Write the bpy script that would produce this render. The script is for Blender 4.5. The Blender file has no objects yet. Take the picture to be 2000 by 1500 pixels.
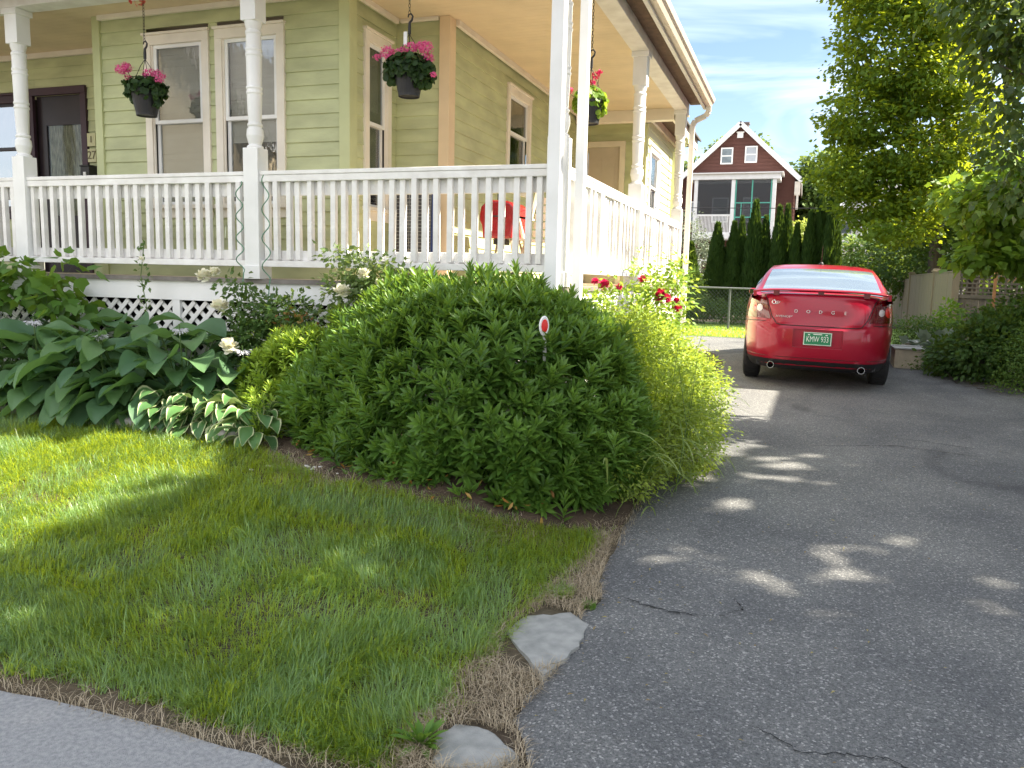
import bpy, math, random
import numpy as np
from mathutils import Vector, Matrix
random.seed(7); rng = np.random.default_rng(11)
D2R = math.radians
S = bpy.context.scene
COL = S.collection

# ------------------------------------------------------------------ camera
def cam_axes(yaw, pitch, roll):
    y, p, r = D2R(yaw), D2R(pitch), D2R(roll)
    f = Vector((-math.sin(y)*math.cos(p), math.cos(y)*math.cos(p), -math.sin(p)))
    rt = Vector((math.cos(y), math.sin(y), 0)); up = rt.cross(f)
    return rt*math.cos(r)+up*math.sin(r), -rt*math.sin(r)+up*math.cos(r), f
cam = bpy.data.cameras.new('camera'); co = bpy.data.objects.new('camera', cam); COL.objects.link(co)
rt_, up_, fw_ = cam_axes(19.33, 7.38, 1.34)
co.matrix_world = Matrix(((rt_.x, up_.x, -fw_.x, 0), (rt_.y, up_.y, -fw_.y, 0), (rt_.z, up_.z, -fw_.z, 1.6), (0, 0, 0, 1)))
cam.sensor_width = 36; cam.lens = 1584.4/2000*36; cam.clip_end = 3000; cam.clip_start = 0.05
S.camera = co
# ------------------------------------------------------------------ light
SUN_AZ, SUN_EL = 14.0, 45.0          # azimuth measured from +X towards +Y
w = bpy.data.worlds.new('World'); S.world = w; w.use_nodes = True
nt = w.node_tree; nt.nodes.clear()
N = nt.nodes.new; LK = nt.links.new
sky = N('ShaderNodeTexSky'); sky.sky_type = 'NISHITA'; sky.sun_disc = False
sky.sun_elevation = D2R(SUN_EL); sky.sun_rotation = D2R(90-SUN_AZ)
sky.air_density = 1.0; sky.dust_density = 0.6; sky.ozone_density = 1.2
tc = N('ShaderNodeTexCoord'); mp = N('ShaderNodeMapping'); mp.inputs['Scale'].default_value = (1.2, 1.2, 7.0)
mp.inputs['Rotation'].default_value = (0, D2R(14), 0)
ns = N('ShaderNodeTexNoise'); ns.inputs['Scale'].default_value = 2.2; ns.inputs['Detail'].default_value = 5; ns.inputs['Roughness'].default_value = .55; ns.inputs['Distortion'].default_value = .7
cr = N('ShaderNodeValToRGB'); cr.color_ramp.elements[0].position = .45; cr.color_ramp.elements[1].position = .80
cr.color_ramp.elements[0].color = (0, 0, 0, 1); cr.color_ramp.elements[1].color = (.75, .75, .75, 1)
mx = N('ShaderNodeMix'); mx.data_type = 'RGBA'
mx.inputs['B'].default_value = (8.0, 8.6, 9.4, 1)
bg = N('ShaderNodeBackground'); bg.inputs['Strength'].default_value = 0.06; wo = N('ShaderNodeOutputWorld')
LK(tc.outputs['Generated'], mp.inputs['Vector']); LK(mp.outputs[0], ns.inputs['Vector']); LK(ns.outputs['Fac'], cr.inputs[0])
# bright unseen cloud added overhead and behind for fill light, thin cloud ahead
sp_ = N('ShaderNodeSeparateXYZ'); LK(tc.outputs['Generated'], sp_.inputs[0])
def mth(op, a, b=None, c=None, clamp=False):
    m = N('ShaderNodeMath'); m.operation = op; m.use_clamp = clamp
    for i, v in enumerate((a, b, c)):
        if v is None: continue
        if isinstance(v, (int, float)): m.inputs[i].default_value = v
        else: LK(v, m.inputs[i])
    return m.outputs[0]
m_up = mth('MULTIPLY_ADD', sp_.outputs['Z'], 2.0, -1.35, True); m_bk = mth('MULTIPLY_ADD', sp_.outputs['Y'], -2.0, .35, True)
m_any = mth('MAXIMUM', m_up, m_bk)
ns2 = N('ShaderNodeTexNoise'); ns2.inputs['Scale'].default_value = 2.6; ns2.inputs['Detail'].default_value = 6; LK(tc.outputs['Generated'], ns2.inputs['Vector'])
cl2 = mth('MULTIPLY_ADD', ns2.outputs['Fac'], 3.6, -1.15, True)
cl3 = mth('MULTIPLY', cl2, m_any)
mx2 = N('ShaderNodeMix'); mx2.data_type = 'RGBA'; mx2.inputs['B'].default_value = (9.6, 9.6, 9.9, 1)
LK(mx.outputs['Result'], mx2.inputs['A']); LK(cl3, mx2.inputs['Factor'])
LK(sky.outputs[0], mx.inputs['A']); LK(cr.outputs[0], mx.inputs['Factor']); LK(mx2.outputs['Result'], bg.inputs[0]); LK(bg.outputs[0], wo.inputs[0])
sl = bpy.data.lights.new('sun', 'SUN'); so = bpy.data.objects.new('sun', sl); COL.objects.link(so)
sl.energy = 5.0; sl.angle = D2R(0.53); sl.color = (1, .90, .74)
sd = Vector((math.cos(D2R(SUN_EL))*math.cos(D2R(SUN_AZ)), math.cos(D2R(SUN_EL))*math.sin(D2R(SUN_AZ)), math.sin(D2R(SUN_EL))))
so.rotation_euler = sd.to_track_quat('Z', 'Y').to_euler(); so.location = (8, 3, 12)
S.view_settings.view_transform = 'Standard'; S.view_settings.look = 'None'; S.view_settings.gamma = 1
S.view_settings.exposure = 2.0
try:
    S.cycles.max_bounces = 8; S.cycles.transparent_max_bounces = 12; S.cycles.sample_clamp_indirect = 6
except Exception: pass

# ------------------------------------------------------------------ materials
MATS = {}
def mat(name, col, rough=.7, amt=.12, scale=8, bump=0., bscale=60, spec=.4, metal=0., coat=0., col2=None, stretch=(1, 1, 1), detail=5):
    if name in MATS: return MATS[name]
    m = bpy.data.materials.new(name); m.use_nodes = True; t = m.node_tree; b = t.nodes['Principled BSDF']
    b.inputs['Roughness'].default_value = rough; b.inputs['Metallic'].default_value = metal
    b.inputs['Specular IOR Level'].default_value = spec; b.inputs['Coat Weight'].default_value = coat; b.inputs['Coat Roughness'].default_value = .04
    tc = t.nodes.new('ShaderNodeTexCoord'); mp = t.nodes.new('ShaderNodeMapping'); mp.inputs['Scale'].default_value = stretch
    t.links.new(tc.outputs['Object'], mp.inputs[0])
    n = t.nodes.new('ShaderNodeTexNoise'); n.inputs['Scale'].default_value = scale; n.inputs['Detail'].default_value = detail
    t.links.new(mp.outputs[0], n.inputs['Vector'])
    r = t.nodes.new('ShaderNodeValToRGB'); r.color_ramp.elements[0].position = .3; r.color_ramp.elements[1].position = .7
    c2 = col2 or tuple(c*(1-amt) for c in col); c1 = tuple(min(1, c*(1+amt*.5)) for c in col) if col2 is None else col
    r.color_ramp.elements[0].color = (*c2, 1); r.color_ramp.elements[1].color = (*c1, 1)
    t.links.new(n.outputs['Fac'], r.inputs[0]); t.links.new(r.outputs[0], b.inputs['Base Color'])
    if bump:
        n2 = t.nodes.new('ShaderNodeTexNoise'); n2.inputs['Scale'].default_value = bscale; n2.inputs['Detail'].default_value = 4
        t.links.new(mp.outputs[0], n2.inputs['Vector'])
        bp = t.nodes.new('ShaderNodeBump'); bp.inputs['Strength'].default_value = bump; bp.inputs['Distance'].default_value = .01
        t.links.new(n2.outputs['Fac'], bp.inputs['Height']); t.links.new(bp.outputs[0], b.inputs['Normal'])
    MATS[name] = m; return m
def mat_leaf(name, a, b_, trans=(.3, .45, .04), tf=.35, rough=.45, spec=.35, edge=None):
    if name in MATS: return MATS[name]
    m = bpy.data.materials.new(name); m.use_nodes = True; t = m.node_tree; b = t.nodes['Principled BSDF']; out = t.nodes['Material Output']
    at = t.nodes.new('ShaderNodeAttribute'); at.attribute_name = 'rnd'
    r = t.nodes.new('ShaderNodeMix'); r.data_type = 'RGBA'; r.inputs['A'].default_value = (*a, 1); r.inputs['B'].default_value = (*b_, 1)
    t.links.new(at.outputs['Fac'], r.inputs['Factor'])
    colout = r.outputs['Result']
    if edge:
        ae = t.nodes.new('ShaderNodeAttribute'); ae.attribute_name = 'edge'
        rr = t.nodes.new('ShaderNodeValToRGB'); rr.color_ramp.elements[0].position = edge[1]; rr.color_ramp.elements[1].position = edge[1]+.1
        t.links.new(ae.outputs['Fac'], rr.inputs[0])
        e = t.nodes.new('ShaderNodeMix'); e.data_type = 'RGBA'; e.inputs['B'].default_value = (*edge[0], 1)
        t.links.new(rr.outputs[0], e.inputs['Factor']); t.links.new(colout, e.inputs['A']); colout = e.outputs['Result']
    t.links.new(colout, b.inputs['Base Color'])
    b.inputs['Roughness'].default_value = rough; b.inputs['Specular IOR Level'].default_value = spec
    tr = t.nodes.new('ShaderNodeBsdfTranslucent'); tr.inputs['Color'].default_value = (*trans, 1)
    ms = t.nodes.new('ShaderNodeMixShader'); ms.inputs[0].default_value = tf
    t.links.new(b.outputs[0], ms.inputs[1]); t.links.new(tr.outputs[0], ms.inputs[2]); t.links.new(ms.outputs[0], out.inputs[0])
    MATS[name] = m; return m
def mat_glass(name, tint=(.55, .6, .62), refl=.35, rough=.02):
    if name in MATS: return MATS[name]
    m = bpy.data.materials.new(name); m.use_nodes = True; t = m.node_tree; out = t.nodes['Material Output']; t.nodes.remove(t.nodes['Principled BSDF'])
    tr = t.nodes.new('ShaderNodeBsdfTransparent'); tr.inputs[0].default_value = (*tint, 1)
    gl = t.nodes.new('ShaderNodeBsdfGlossy'); gl.inputs['Roughness'].default_value = rough; gl.inputs['Color'].default_value = (.9, .92, .95, 1)
    lw = t.nodes.new('ShaderNodeLayerWeight'); lw.inputs[0].default_value = refl
    ad = t.nodes.new('ShaderNodeMath'); ad.operation = 'MULTIPLY_ADD'; ad.inputs[1].default_value = .75; ad.inputs[2].default_value = refl*.5; ad.use_clamp = True
    t.links.new(lw.outputs['Fresnel'], ad.inputs[0])
    n = t.nodes.new('ShaderNodeTexNoise'); n.inputs['Scale'].default_value = 7; bp = t.nodes.new('ShaderNodeBump'); bp.inputs['Strength'].default_value = .12; bp.inputs['Distance'].default_value = .01
    t.links.new(n.outputs['Fac'], bp.inputs['Height']); t.links.new(bp.outputs[0], gl.inputs['Normal'])
    ms = t.nodes.new('ShaderNodeMixShader'); t.links.new(ad.outputs[0], ms.inputs[0]); t.links.new(tr.outputs[0], ms.inputs[1]); t.links.new(gl.outputs[0], ms.inputs[2]); t.links.new(ms.outputs[0], out.inputs[0])
    MATS[name] = m; return m

white = mat('white_paint', (.87, .87, .86), .45, .10, 3, .12, 25, col2=(.76, .76, .74))
oldwhite = mat('weathered_white', (.87, .86, .84), .55, .2, 6, .3, 40, col2=(.70, .68, .65))
cream = mat('cream_trim', (.80, .74, .64), .5, .1, 4, .1, 30)
siding_m = mat('sage_siding', (.52, .55, .315), .6, .22, 2.2, .15, 30, stretch=(1, 1, 3))
siding_y = mat('sunlit_siding', (.64, .65, .42), .6, .08, 2.2, .1, 30, stretch=(1, 1, 3))  # paler siding copy with sunlight put into its colour, for the extension side
ceil_m = mat('ceiling_paint', (.74, .61, .415), .5, .10, 3, .05, 30)
deck_m = mat('deck_boards', (.20, .18, .16), .8, .3, 9, .3, 40)
brownwood = mat('raw_brown_wood', (.12, .075, .05), .8, .3, 12, .3, 60)
grey_fascia = mat('aluminium_fascia', (.62, .60, .58), .4, .08, 4)
tanmetal = mat('tan_gutter', (.58, .50, .42), .45, .12, 6)
roofm = mat('asphalt_shingle', (.10, .095, .09), .9, .3, 30, .4, 80)
darkdoor = mat('dark_door', (.022, .014, .018), .35, .3, 6)
inside = mat('room_dark', (.045, .04, .035), .9, .2, 4)
blind = mat('blind_slats', (.85, .79, .68), .5, .06, 10)
curtain = mat('lace_curtain', (.50, .48, .38), .9, .5, 14, .3, 30, col2=(.16, .15, .11), stretch=(5, 5, .7))
blackp = mat('black_plastic', (.022, .022, .024), .45, .2, 20)
chrome = mat('chrome', (.75, .75, .77), .15, .05, 20, metal=1)
steel = mat('galvanised_steel', (.42, .44, .45), .45, .15, 20, metal=.7)
greenwire = mat('green_wire', (.10, .24, .15), .4, .1, 20)
red_enamel = mat('red_enamel', (.32, .006, .010), .25, .1, 10, coat=.6)
bark = mat('bark', (.10, .08, .065), .9, .4, 14, .6, 30, stretch=(1, 1, .25))
stone_m = mat('field_stone', (.30, .28, .26), .9, .35, 9, .5, 30)
glass = mat_glass('window_glass', (.80, .82, .82), .24)
dglass = mat_glass('dark_glass', (.25, .28, .30), .45)
stakewood = mat('fence_cedar', (.27, .225, .15), .85, .25, 5, .3, 30, stretch=(6, 6, .7), col2=(.22, .19, .14))
greywood = mat('grey_wood', (.17, .15, .12), .9, .25, 7, .3, 30)
petal_pink = mat_leaf('petal_pink', (.72, .09, .30), (.85, .22, .45), (.9, .2, .4), .3, .6, .2)
petal_red = mat_leaf('petal_red', (.50, .012, .08), (.72, .05, .20), (.7, .03, .1), .25, .6, .2)
petal_white = mat_leaf('petal_cream', (.90, .86, .66), (.92, .91, .82), (.9, .86, .65), .25, .6, .2)

# ------------------------------------------------------------------ helpers
def tag(o, label=None, cat=None, group=None, kind=None):
    if label: o['label'] = label
    if cat: o['category'] = cat
    if group: o['group'] = group
    if kind: o['kind'] = kind
    return o
def thing(name, label, cat, loc=(0, 0, 0), rz=0, group=None):
    o = bpy.data.objects.new(name, None); COL.objects.link(o); o.location = loc; o.rotation_euler = (0, 0, rz); o.empty_display_size = .2
    return tag(o, label, cat, group)
def origin(p):
    v = Vector((0, 0, 0))
    while p is not None: v += p.location; p = p.parent
    return v
def link(name, me, m, parent=None, world=False):
    o = bpy.data.objects.new(name, me); COL.objects.link(o)
    if m is not None:
        for k in (m if isinstance(m, (list, tuple)) else [m]): me.materials.append(k)
    if parent is not None:
        o.parent = parent
        if world:
            v = origin(parent); me.transform(Matrix.Translation(-v))
    return o
def copy_tree(o, parent=None):
    c = o.copy(); COL.objects.link(c); c.parent = parent
    for ch in o.children: copy_tree(ch, c)
    return c
class MB:
    def __init__(s): s.v = []; s.f = []; s.mi = []
    def add(s, vs, fs, mi=0):
        b = len(s.v); s.v += [tuple(v) for v in vs]; s.f += [tuple(b+i for i in f) for f in fs]; s.mi += [mi]*len(fs); return s
    def box(s, x0, y0, z0, x1, y1, z1, M=None, mi=0, ch=0):
        if x0 > x1: x0, x1 = x1, x0
        if y0 > y1: y0, y1 = y1, y0
        if z0 > z1: z0, z1 = z1, z0
        vs = [Vector((x, y, z)) for z in (z0, z1) for x, y in ((x0, y0), (x1, y0), (x1, y1), (x0, y1))]
        if M: vs = [M@v for v in vs]
        return s.add(vs, [(3, 2, 1, 0), (4, 5, 6, 7), (0, 1, 5, 4), (1, 2, 6, 5), (2, 3, 7, 6), (3, 0, 4, 7)], mi)
    def bar(s, a, b, w, h, mi=0, up=(0, 0, 1)):
        a = Vector(a); b = Vector(b); d = (b-a); L = d.length; d.normalize(); u = Vector(up)
        if abs(d.dot(u)) > .99: u = Vector((0, 1, 0))
        x = d.cross(u).normalized(); z = x.cross(d)
        vs = []
        for t in (a, b):
            for i, j in ((-1, -1), (1, -1), (1, 1), (-1, 1)): vs.append(t+x*(w/2*i)+z*(h/2*j))
        return s.add(vs, [(0, 1, 2, 3), (7, 6, 5, 4), (0, 4, 5, 1), (1, 5, 6, 2), (2, 6, 7, 3), (3, 7, 4, 0)], mi)
    def tube(s, pts, r, n=8, mi=0, caps=True, closed=False):
        pts = [Vector(p) for p in pts]; m = len(pts); vs = []; prev = None
        rs = r if isinstance(r, (list, tuple)) else [r]*m
        for i, p in enumerate(pts):
            if closed: d = pts[(i+1) % m]-pts[i-1]
            else: d = pts[min(i+1, m-1)]-pts[max(i-1, 0)]
            d.normalize()
            u = prev if prev is not None else (Vector((0, 0, 1)) if abs(d.z) < .9 else Vector((1, 0, 0)))
            x = d.cross(u)
            if x.length < 1e-5: x = d.cross(Vector((.3, .8, .1)))
            x.normalize(); y = x.cross(d); prev = y
            for k in range(n):
                a = 2*math.pi*k/n; vs.append(p+x*(math.cos(a)*rs[i])+y*(math.sin(a)*rs[i]))
        fs = []
        for i in range(m if closed else m-1):
            j = (i+1) % m
            for k in range(n): fs.append((i*n+k, i*n+(k+1) % n, j*n+(k+1) % n, j*n+k))
        if caps and not closed: fs += [tuple(range(n))[::-1], tuple((m-1)*n+k for k in range(n))]
        return s.add(vs, fs, mi)
    def lathe(s, prof, c=(0, 0, 0), n=20, mi=0):
        vs = []; c = Vector(c)
        for r, z in prof:
            for k in range(n):
                a = 2*math.pi*k/n; vs.append(c+Vector((r*math.cos(a), r*math.sin(a), z)))
        fs = []
        for i in range(len(prof)-1):
            for k in range(n): fs.append((i*n+k, i*n+(k+1) % n, (i+1)*n+(k+1) % n, (i+1)*n+k))
        fs += [tuple(range(n))[::-1], tuple((len(prof)-1)*n+k for k in range(n))]
        return s.add(vs, fs, mi)
    def build(s, name, m, parent=None, world=True, smooth=False, bevel=0):
        me = bpy.data.meshes.new(name); me.from_pydata(s.v, [], s.f); me.update()
        if any(s.mi): me.polygons.foreach_set('material_index', s.mi)
        o = link(name, me, m, parent, world)
        if smooth: me.polygons.foreach_set('use_smooth', [True]*len(me.polygons))
        if bevel:
            b = o.modifiers.new('bevel', 'BEVEL'); b.width = bevel; b.segments = 2; b.limit_method = 'ANGLE'
        return o
def text_part(txt, size, M, m, name, parent, depth=.002, spacing=1.0, world=True):
    c = bpy.data.curves.new(name, 'FONT'); c.body = txt; c.size = size; c.extrude = depth; c.align_x = 'CENTER'; c.align_y = 'CENTER'; c.space_character = spacing
    o = bpy.data.objects.new(name+'_tmp', c); COL.objects.link(o); dg = bpy.context.evaluated_depsgraph_get(); me = bpy.data.meshes.new_from_object(o.evaluated_get(dg)); bpy.data.objects.remove(o)
    me.transform(M); me.name = name; me.materials.clear()
    return link(name, me, m, parent, world)
# vectorised leaf clouds
T_LANCE = (np.array([(0, 0, 0), (-.32, .25, .05), (0, .25, 0), (.32, .25, .05), (-.5, .6, .03), (0, .6, -.03), (.5, .6, .03), (0, 1, -.1)]),
           [(0, 2, 1), (0, 3, 2), (1, 2, 5, 4), (2, 3, 6, 5), (4, 5, 7), (5, 6, 7)])
T_OVAL = (np.array([(0, 0, 0), (-.5, .4, .08), (0, .4, 0), (.5, .4, .08), (0, 1, -.12)]), [(0, 2, 4, 1), (0, 3, 4, 2)])
T_QUAD = (np.array([(0, 0, 0), (.5, .45, .06), (0, 1, -.05), (-.5, .45, .06)]), [(0, 1, 2, 3)])
T_LOBE = (np.array([(0, 0, 0), (-.45, .1, .04), (-.62, .5, .02), (-.3, .62, .0), (0, 1, -.06), (.3, .62, 0), (.62, .5, .02), (.45, .1, .04)]), [(0, 4, 3, 2, 1), (0, 7, 6, 5, 4)])
T_ROUND = (np.array([(0, 0, -.05)]+[(.55*math.sin(a)*(1+.07*(k % 2)), .5-.55*math.cos(a)*(1+.07*(k % 2)), .07) for k, a in enumerate([.35+i*(2*math.pi-.7)/8 for i in range(9)])]),
           [(0, i, i+1) for i in range(1, 9)])
def unit(a): return a/np.maximum(np.linalg.norm(a, axis=1, keepdims=True), 1e-9)
def leaves(name, m, parent, P, A, Nn, L, W, T, world=True, smooth=False, rnd=None):
    tv, tf = T; n = len(P); k = len(tv)
    P = np.asarray(P, float)
    if parent is not None and world: P = P-np.array(origin(parent))
    A = unit(A); Sd = unit(np.cross(A, Nn)); N2 = np.cross(Sd, A)
    L = np.broadcast_to(L, n)[:, None]; W = np.broadcast_to(W, n)[:, None]
    V = (P[:, None, :]+Sd[:, None, :]*(tv[None, :, 0, None]*W[:, :, None])+A[:, None, :]*(tv[None, :, 1, None]*L[:, :, None])+N2[:, None, :]*(tv[None, :, 2, None]*L[:, :, None])).reshape(-1, 3)
    ln = np.array([len(f) for f in tf]); flat = np.concatenate([np.array(f) for f in tf])
    idx = (flat[None, :]+(np.arange(n)*k)[:, None]).reshape(-1)
    tot = np.tile(ln, n); st = np.concatenate([[0], np.cumsum(tot)[:-1]])
    me = bpy.data.meshes.new(name); me.vertices.add(n*k); me.vertices.foreach_set('co', V.astype(np.float32).ravel())
    me.loops.add(len(idx)); me.loops.foreach_set('vertex_index', idx.astype(np.int32))
    me.polygons.add(len(tot)); me.polygons.foreach_set('loop_start', st.astype(np.int32)); me.polygons.foreach_set('loop_total', tot.astype(np.int32))
    me.update(calc_edges=True)
    if rnd is None: rnd = rng.random(n)
    at = me.attributes.new('rnd', 'FLOAT', 'FACE'); at.data.foreach_set('value', np.repeat(rnd, len(tf)).astype(np.float32))
    if smooth: me.polygons.foreach_set('use_smooth', np.ones(len(tot), bool))
    return link(name, me, m, parent, False)
def rdir(n):
    v = rng.normal(size=(n, 3)); return unit(v)
def ell_pts(blobs, n, shell=.0, zmin=None):
    """points in the union of ellipsoids; shell 0 = whole volume, 1 = surface"""
    vol = np.array([b[1][0]*b[1][1]*b[1][2] for b in blobs])**.75; c = rng.choice(len(blobs), n, p=vol/vol.sum())
    d = rdir(n); r = (shell+(1-shell)*rng.random(n))**(1/2.2)
    C = np.array([b[0] for b in blobs])[c]; Rr = np.array([b[1] for b in blobs])[c]
    P = C+d*Rr*r[:, None]; Nn = unit(d/Rr)
    if zmin is not None: k = P[:, 2] > zmin; P, Nn = P[k], Nn[k]
    return P, Nn
def inside_any(P, blobs, f=.93):
    k = np.zeros(len(P), bool)
    for c, r in blobs: k |= ((((P-np.array(c))/np.array(r))**2).sum(1) < f*f)
    return k
def foliage(name, m, parent, blobs, nclump, per, rad, L, W, T=T_OVAL, shell=.45, droop=.2, zmin=None, flat=.6, upk=.5, filt=None):
    C, Nn = ell_pts(blobs, nclump, shell, zmin); n = len(C)
    cr = rng.random(n)
    off = rng.normal(size=(n, per, 3))*np.array([1, 1, flat])*rad
    P = (C[:, None]+off).reshape(-1, 3); A = unit(unit(off.reshape(-1, 3))*.8+np.repeat(Nn, per, 0)*.6+rdir(n*per)*.5-np.array([0, 0, droop]))
    NN = unit(np.repeat(Nn, per, 0)*.5+np.array([0, 0, upk])+rdir(n*per)*.55)
    r = np.clip(np.repeat(cr, per)*.55+rng.random(n*per)*.45, 0, 1)
    s = .7+rng.random(n*per)*.6
    if filt is not None: k_ = filt(P); P, A, NN, r, s = P[k_], A[k_], NN[k_], r[k_], s[k_]
    return leaves(name, m, parent, P, A, NN, L*s, W*s, T, rnd=r)
def limb_tubes(mb, base, h, r0, blobs, nl, wob=.12, low=.35):
    b = Vector(base); pts = []; k = 7
    for i in range(k+1):
        t = i/k; pts.append(b+Vector((wob*h*.25*math.sin(2.1*t+b.x), wob*h*.25*math.sin(1.7*t+b.y*2)*t, h*t)))
    mb.tube(pts, [r0*(1.25 if i == 0 else 1-.72*i/k) for i in range(k+1)], 9)
    P, _ = ell_pts(blobs, nl, .3)
    for p in P:
        t = random.uniform(low, .95); i = int(t*k); s = pts[i]; e = Vector(p); mid = s.lerp(e, .5)+Vector((0, 0, -.06*(e-s).length))+Vector(rng.normal(size=3)*.05*(e-s).length)
        rr = r0*(1-.72*i/k)*.42
        mb.tube([s, s.lerp(mid, .5)+Vector((0, 0, .02)), mid, mid.lerp(e, .5)+Vector((0, 0, .04)), e], [rr, rr*.8, rr*.55, rr*.35, rr*.1], 6)
def smooth(x): x = np.clip(x, 0, 1); return x*x*(3-2*x)
def vnoise(x, y, seed=0):
    xi = np.floor(x).astype(int); yi = np.floor(y).astype(int); fx = x-xi; fy = y-yi
    def h(a, b): v = np.sin(a*127.1+b*311.7+seed*74.7)*43758.5453; return v-np.floor(v)
    u = fx*fx*(3-2*fx); v = fy*fy*(3-2*fy)
    return (h(xi, yi)*(1-u)+h(xi+1, yi)*u)*(1-v)+(h(xi, yi+1)*(1-u)+h(xi+1, yi+1)*u)*v
def G0(y): return .028*np.clip(y-2, 0, 16)
def G(x, y):
    x = np.asarray(x, float); y = np.asarray(y, float)
    z = G0(y)+.30*smooth((-.95-x)/1.1)*smooth((y-2.25)/2.6)*(1-smooth((y-12)/4))
    z = z+.015*(vnoise(x*1.3, y*1.3)-.5)*smooth((-.9-x)/.5)*smooth((y-2.2)/.5)
    return z+.25*smooth((x-3.1)/1.5)*smooth((y-4)/4)*.5

# ================================================================== SETTING
def grid_mesh(name, X, Y, zf, m, kind='structure', label=None):
    XX, YY = np.meshgrid(X, Y); ZZ = zf(XX, YY); nx, ny = len(X), len(Y)
    V = np.stack([XX, YY, ZZ], -1).reshape(-1, 3)
    i = np.arange(nx-1); j = np.arange(ny-1); I, J = np.meshgrid(i, j); a = (J*nx+I).ravel()
    F = np.stack([a, a+1, a+1+nx, a+nx], 1)
    me = bpy.data.meshes.new(name); me.from_pydata(V.tolist(), [], F.tolist()); me.polygons.foreach_set('use_smooth', [True]*len(me.polygons))
    o = link(name, me, m); tag(o, kind=kind); return o
def soil_material():
    m = mat('soil', (.11, .075, .05), .95, .4, 5, .8, 90, col2=(.055, .038, .026)); return m
gm = bpy.data.materials.new('ground'); gm.use_nodes = True; t = gm.node_tree; b = t.nodes['Principled BSDF']; b.inputs['Roughness'].default_value = .95
tcn = t.nodes.new('ShaderNodeNewGeometry'); n1 = t.nodes.new('ShaderNodeTexNoise'); n1.inputs['Scale'].default_value = 30; n1.inputs['Detail'].default_value = 6
n2 = t.nodes.new('ShaderNodeTexNoise'); n2.inputs['Scale'].default_value = .9; n2.inputs['Detail'].default_value = 4
r1 = t.nodes.new('ShaderNodeValToRGB'); r1.color_ramp.elements[0].color = (.045, .033, .02, 1); r1.color_ramp.elements[1].color = (.17, .13, .085, 1)
r2 = t.nodes.new('ShaderNodeMix'); r2.data_type = 'RGBA'; r2.blend_type = 'MULTIPLY'; r2.inputs['Factor'].default_value = .5
for n in (n1, n2): t.links.new(tcn.outputs['Position'], n.inputs['Vector'])
t.links.new(n1.outputs['Fac'], r1.inputs[0]); t.links.new(r1.outputs[0], r2.inputs['A']); t.links.new(n2.outputs['Color'], r2.inputs['B']); t.links.new(r2.outputs['Result'], b.inputs['Base Color'])
bp = t.nodes.new('ShaderNodeBump'); bp.inputs['Strength'].default_value = .6; bp.inputs['Distance'].default_value = .02; t.links.new(n1.outputs['Fac'], bp.inputs['Height']); t.links.new(bp.outputs[0], b.inputs['Normal'])
Xg = np.concatenate([[-900, -300, -120, -50, -25, -15], np.arange(-11, 9.01, .25), [12, 16, 24, 40, 80, 250, 900]])
Yg = np.concatenate([[-900, -250, -80, -35, -20, -12], np.arange(-5, 22.01, .25), [25, 30, 38, 50, 70, 120, 300, 900]])
grid_mesh('ground', Xg, Yg, lambda x, y: G(x, y)-.03*smooth((x+.93)/.08)*(x < 3.4)*(y < 18.5), gm)

# --- driveway
XLt = [(-6, -.75), (2.0, -.78), (2.3, -.72), (2.45, -.8), (2.62, -.9), (2.87, -.86), (3.24, -.84), (3.56, -.89), (3.76, -.84), (4.0, -.91), (4.55, -.97), (5.2, -1.0), (7, -1.08), (11, -1.15), (13, -1.3), (14.5, -3.6), (18.2, -4.2)]
XRt = [(-6, 3.3), (8, 3.05), (11, 2.9), (12, 2.8), (13.6, 2.55), (14.7, 2.2), (15.2, 1.75), (18.2, 1.65)]
def lerp_t(T, y): return float(np.interp(y, [a for a, _ in T], [b for _, b in T]))
am = bpy.data.materials.new('asphalt'); am.use_nodes = True; t = am.node_tree; b = t.nodes['Principled BSDF']; b.inputs['Roughness'].default_value = .82; b.inputs['Specular IOR Level'].default_value = .35
geo = t.nodes.new('ShaderNodeNewGeometry')
def nd(kind, **kw):
    n = t.nodes.new(kind)
    for k, v in kw.items():
        if k in n.inputs: n.inputs[k].default_value = v
        else: setattr(n, k, v)
    return n
v1 = nd('ShaderNodeTexVoronoi', Scale=125.); v2 = nd('ShaderNodeTexVoronoi', Scale=230.); nl = nd('ShaderNodeTexNoise', Scale=1.1, Detail=6.); nm = nd('ShaderNodeTexNoise', Scale=14., Detail=5.)
for n in (v1, v2, nl, nm): t.links.new(geo.outputs['Position'], n.inputs['Vector'])
sx = nd('ShaderNodeSeparateColor'); t.links.new(v1.outputs['Color'], sx.inputs[0])
ra = nd('ShaderNodeValToRGB'); e = ra.color_ramp.elements; e[0].position = 0; e[0].color = (.045, .05, .055, 1); e[1].position = .80; e[1].color = (.150, .155, .158, 1)
q = e.new(.91); q.color = (.22, .225, .225, 1); q = e.new(.975); q.color = (.46, .46, .45, 1)
t.links.new(sx.outputs[0], ra.inputs[0])
sx2 = nd('ShaderNodeSeparateColor'); t.links.new(v2.outputs['Color'], sx2.inputs[0]); rb = nd('ShaderNodeValToRGB'); e = rb.color_ramp.elements; e[0].color = (.075, .08, .084, 1); e[1].color = (.23, .232, .23, 1); t.links.new(sx2.outputs[1], rb.inputs[0])
m1 = nd('ShaderNodeMix', data_type='RGBA'); m1.inputs['Factor'].default_value = .45; t.links.new(ra.outputs[0], m1.inputs['A']); t.links.new(rb.outputs[0], m1.inputs['B'])
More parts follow.
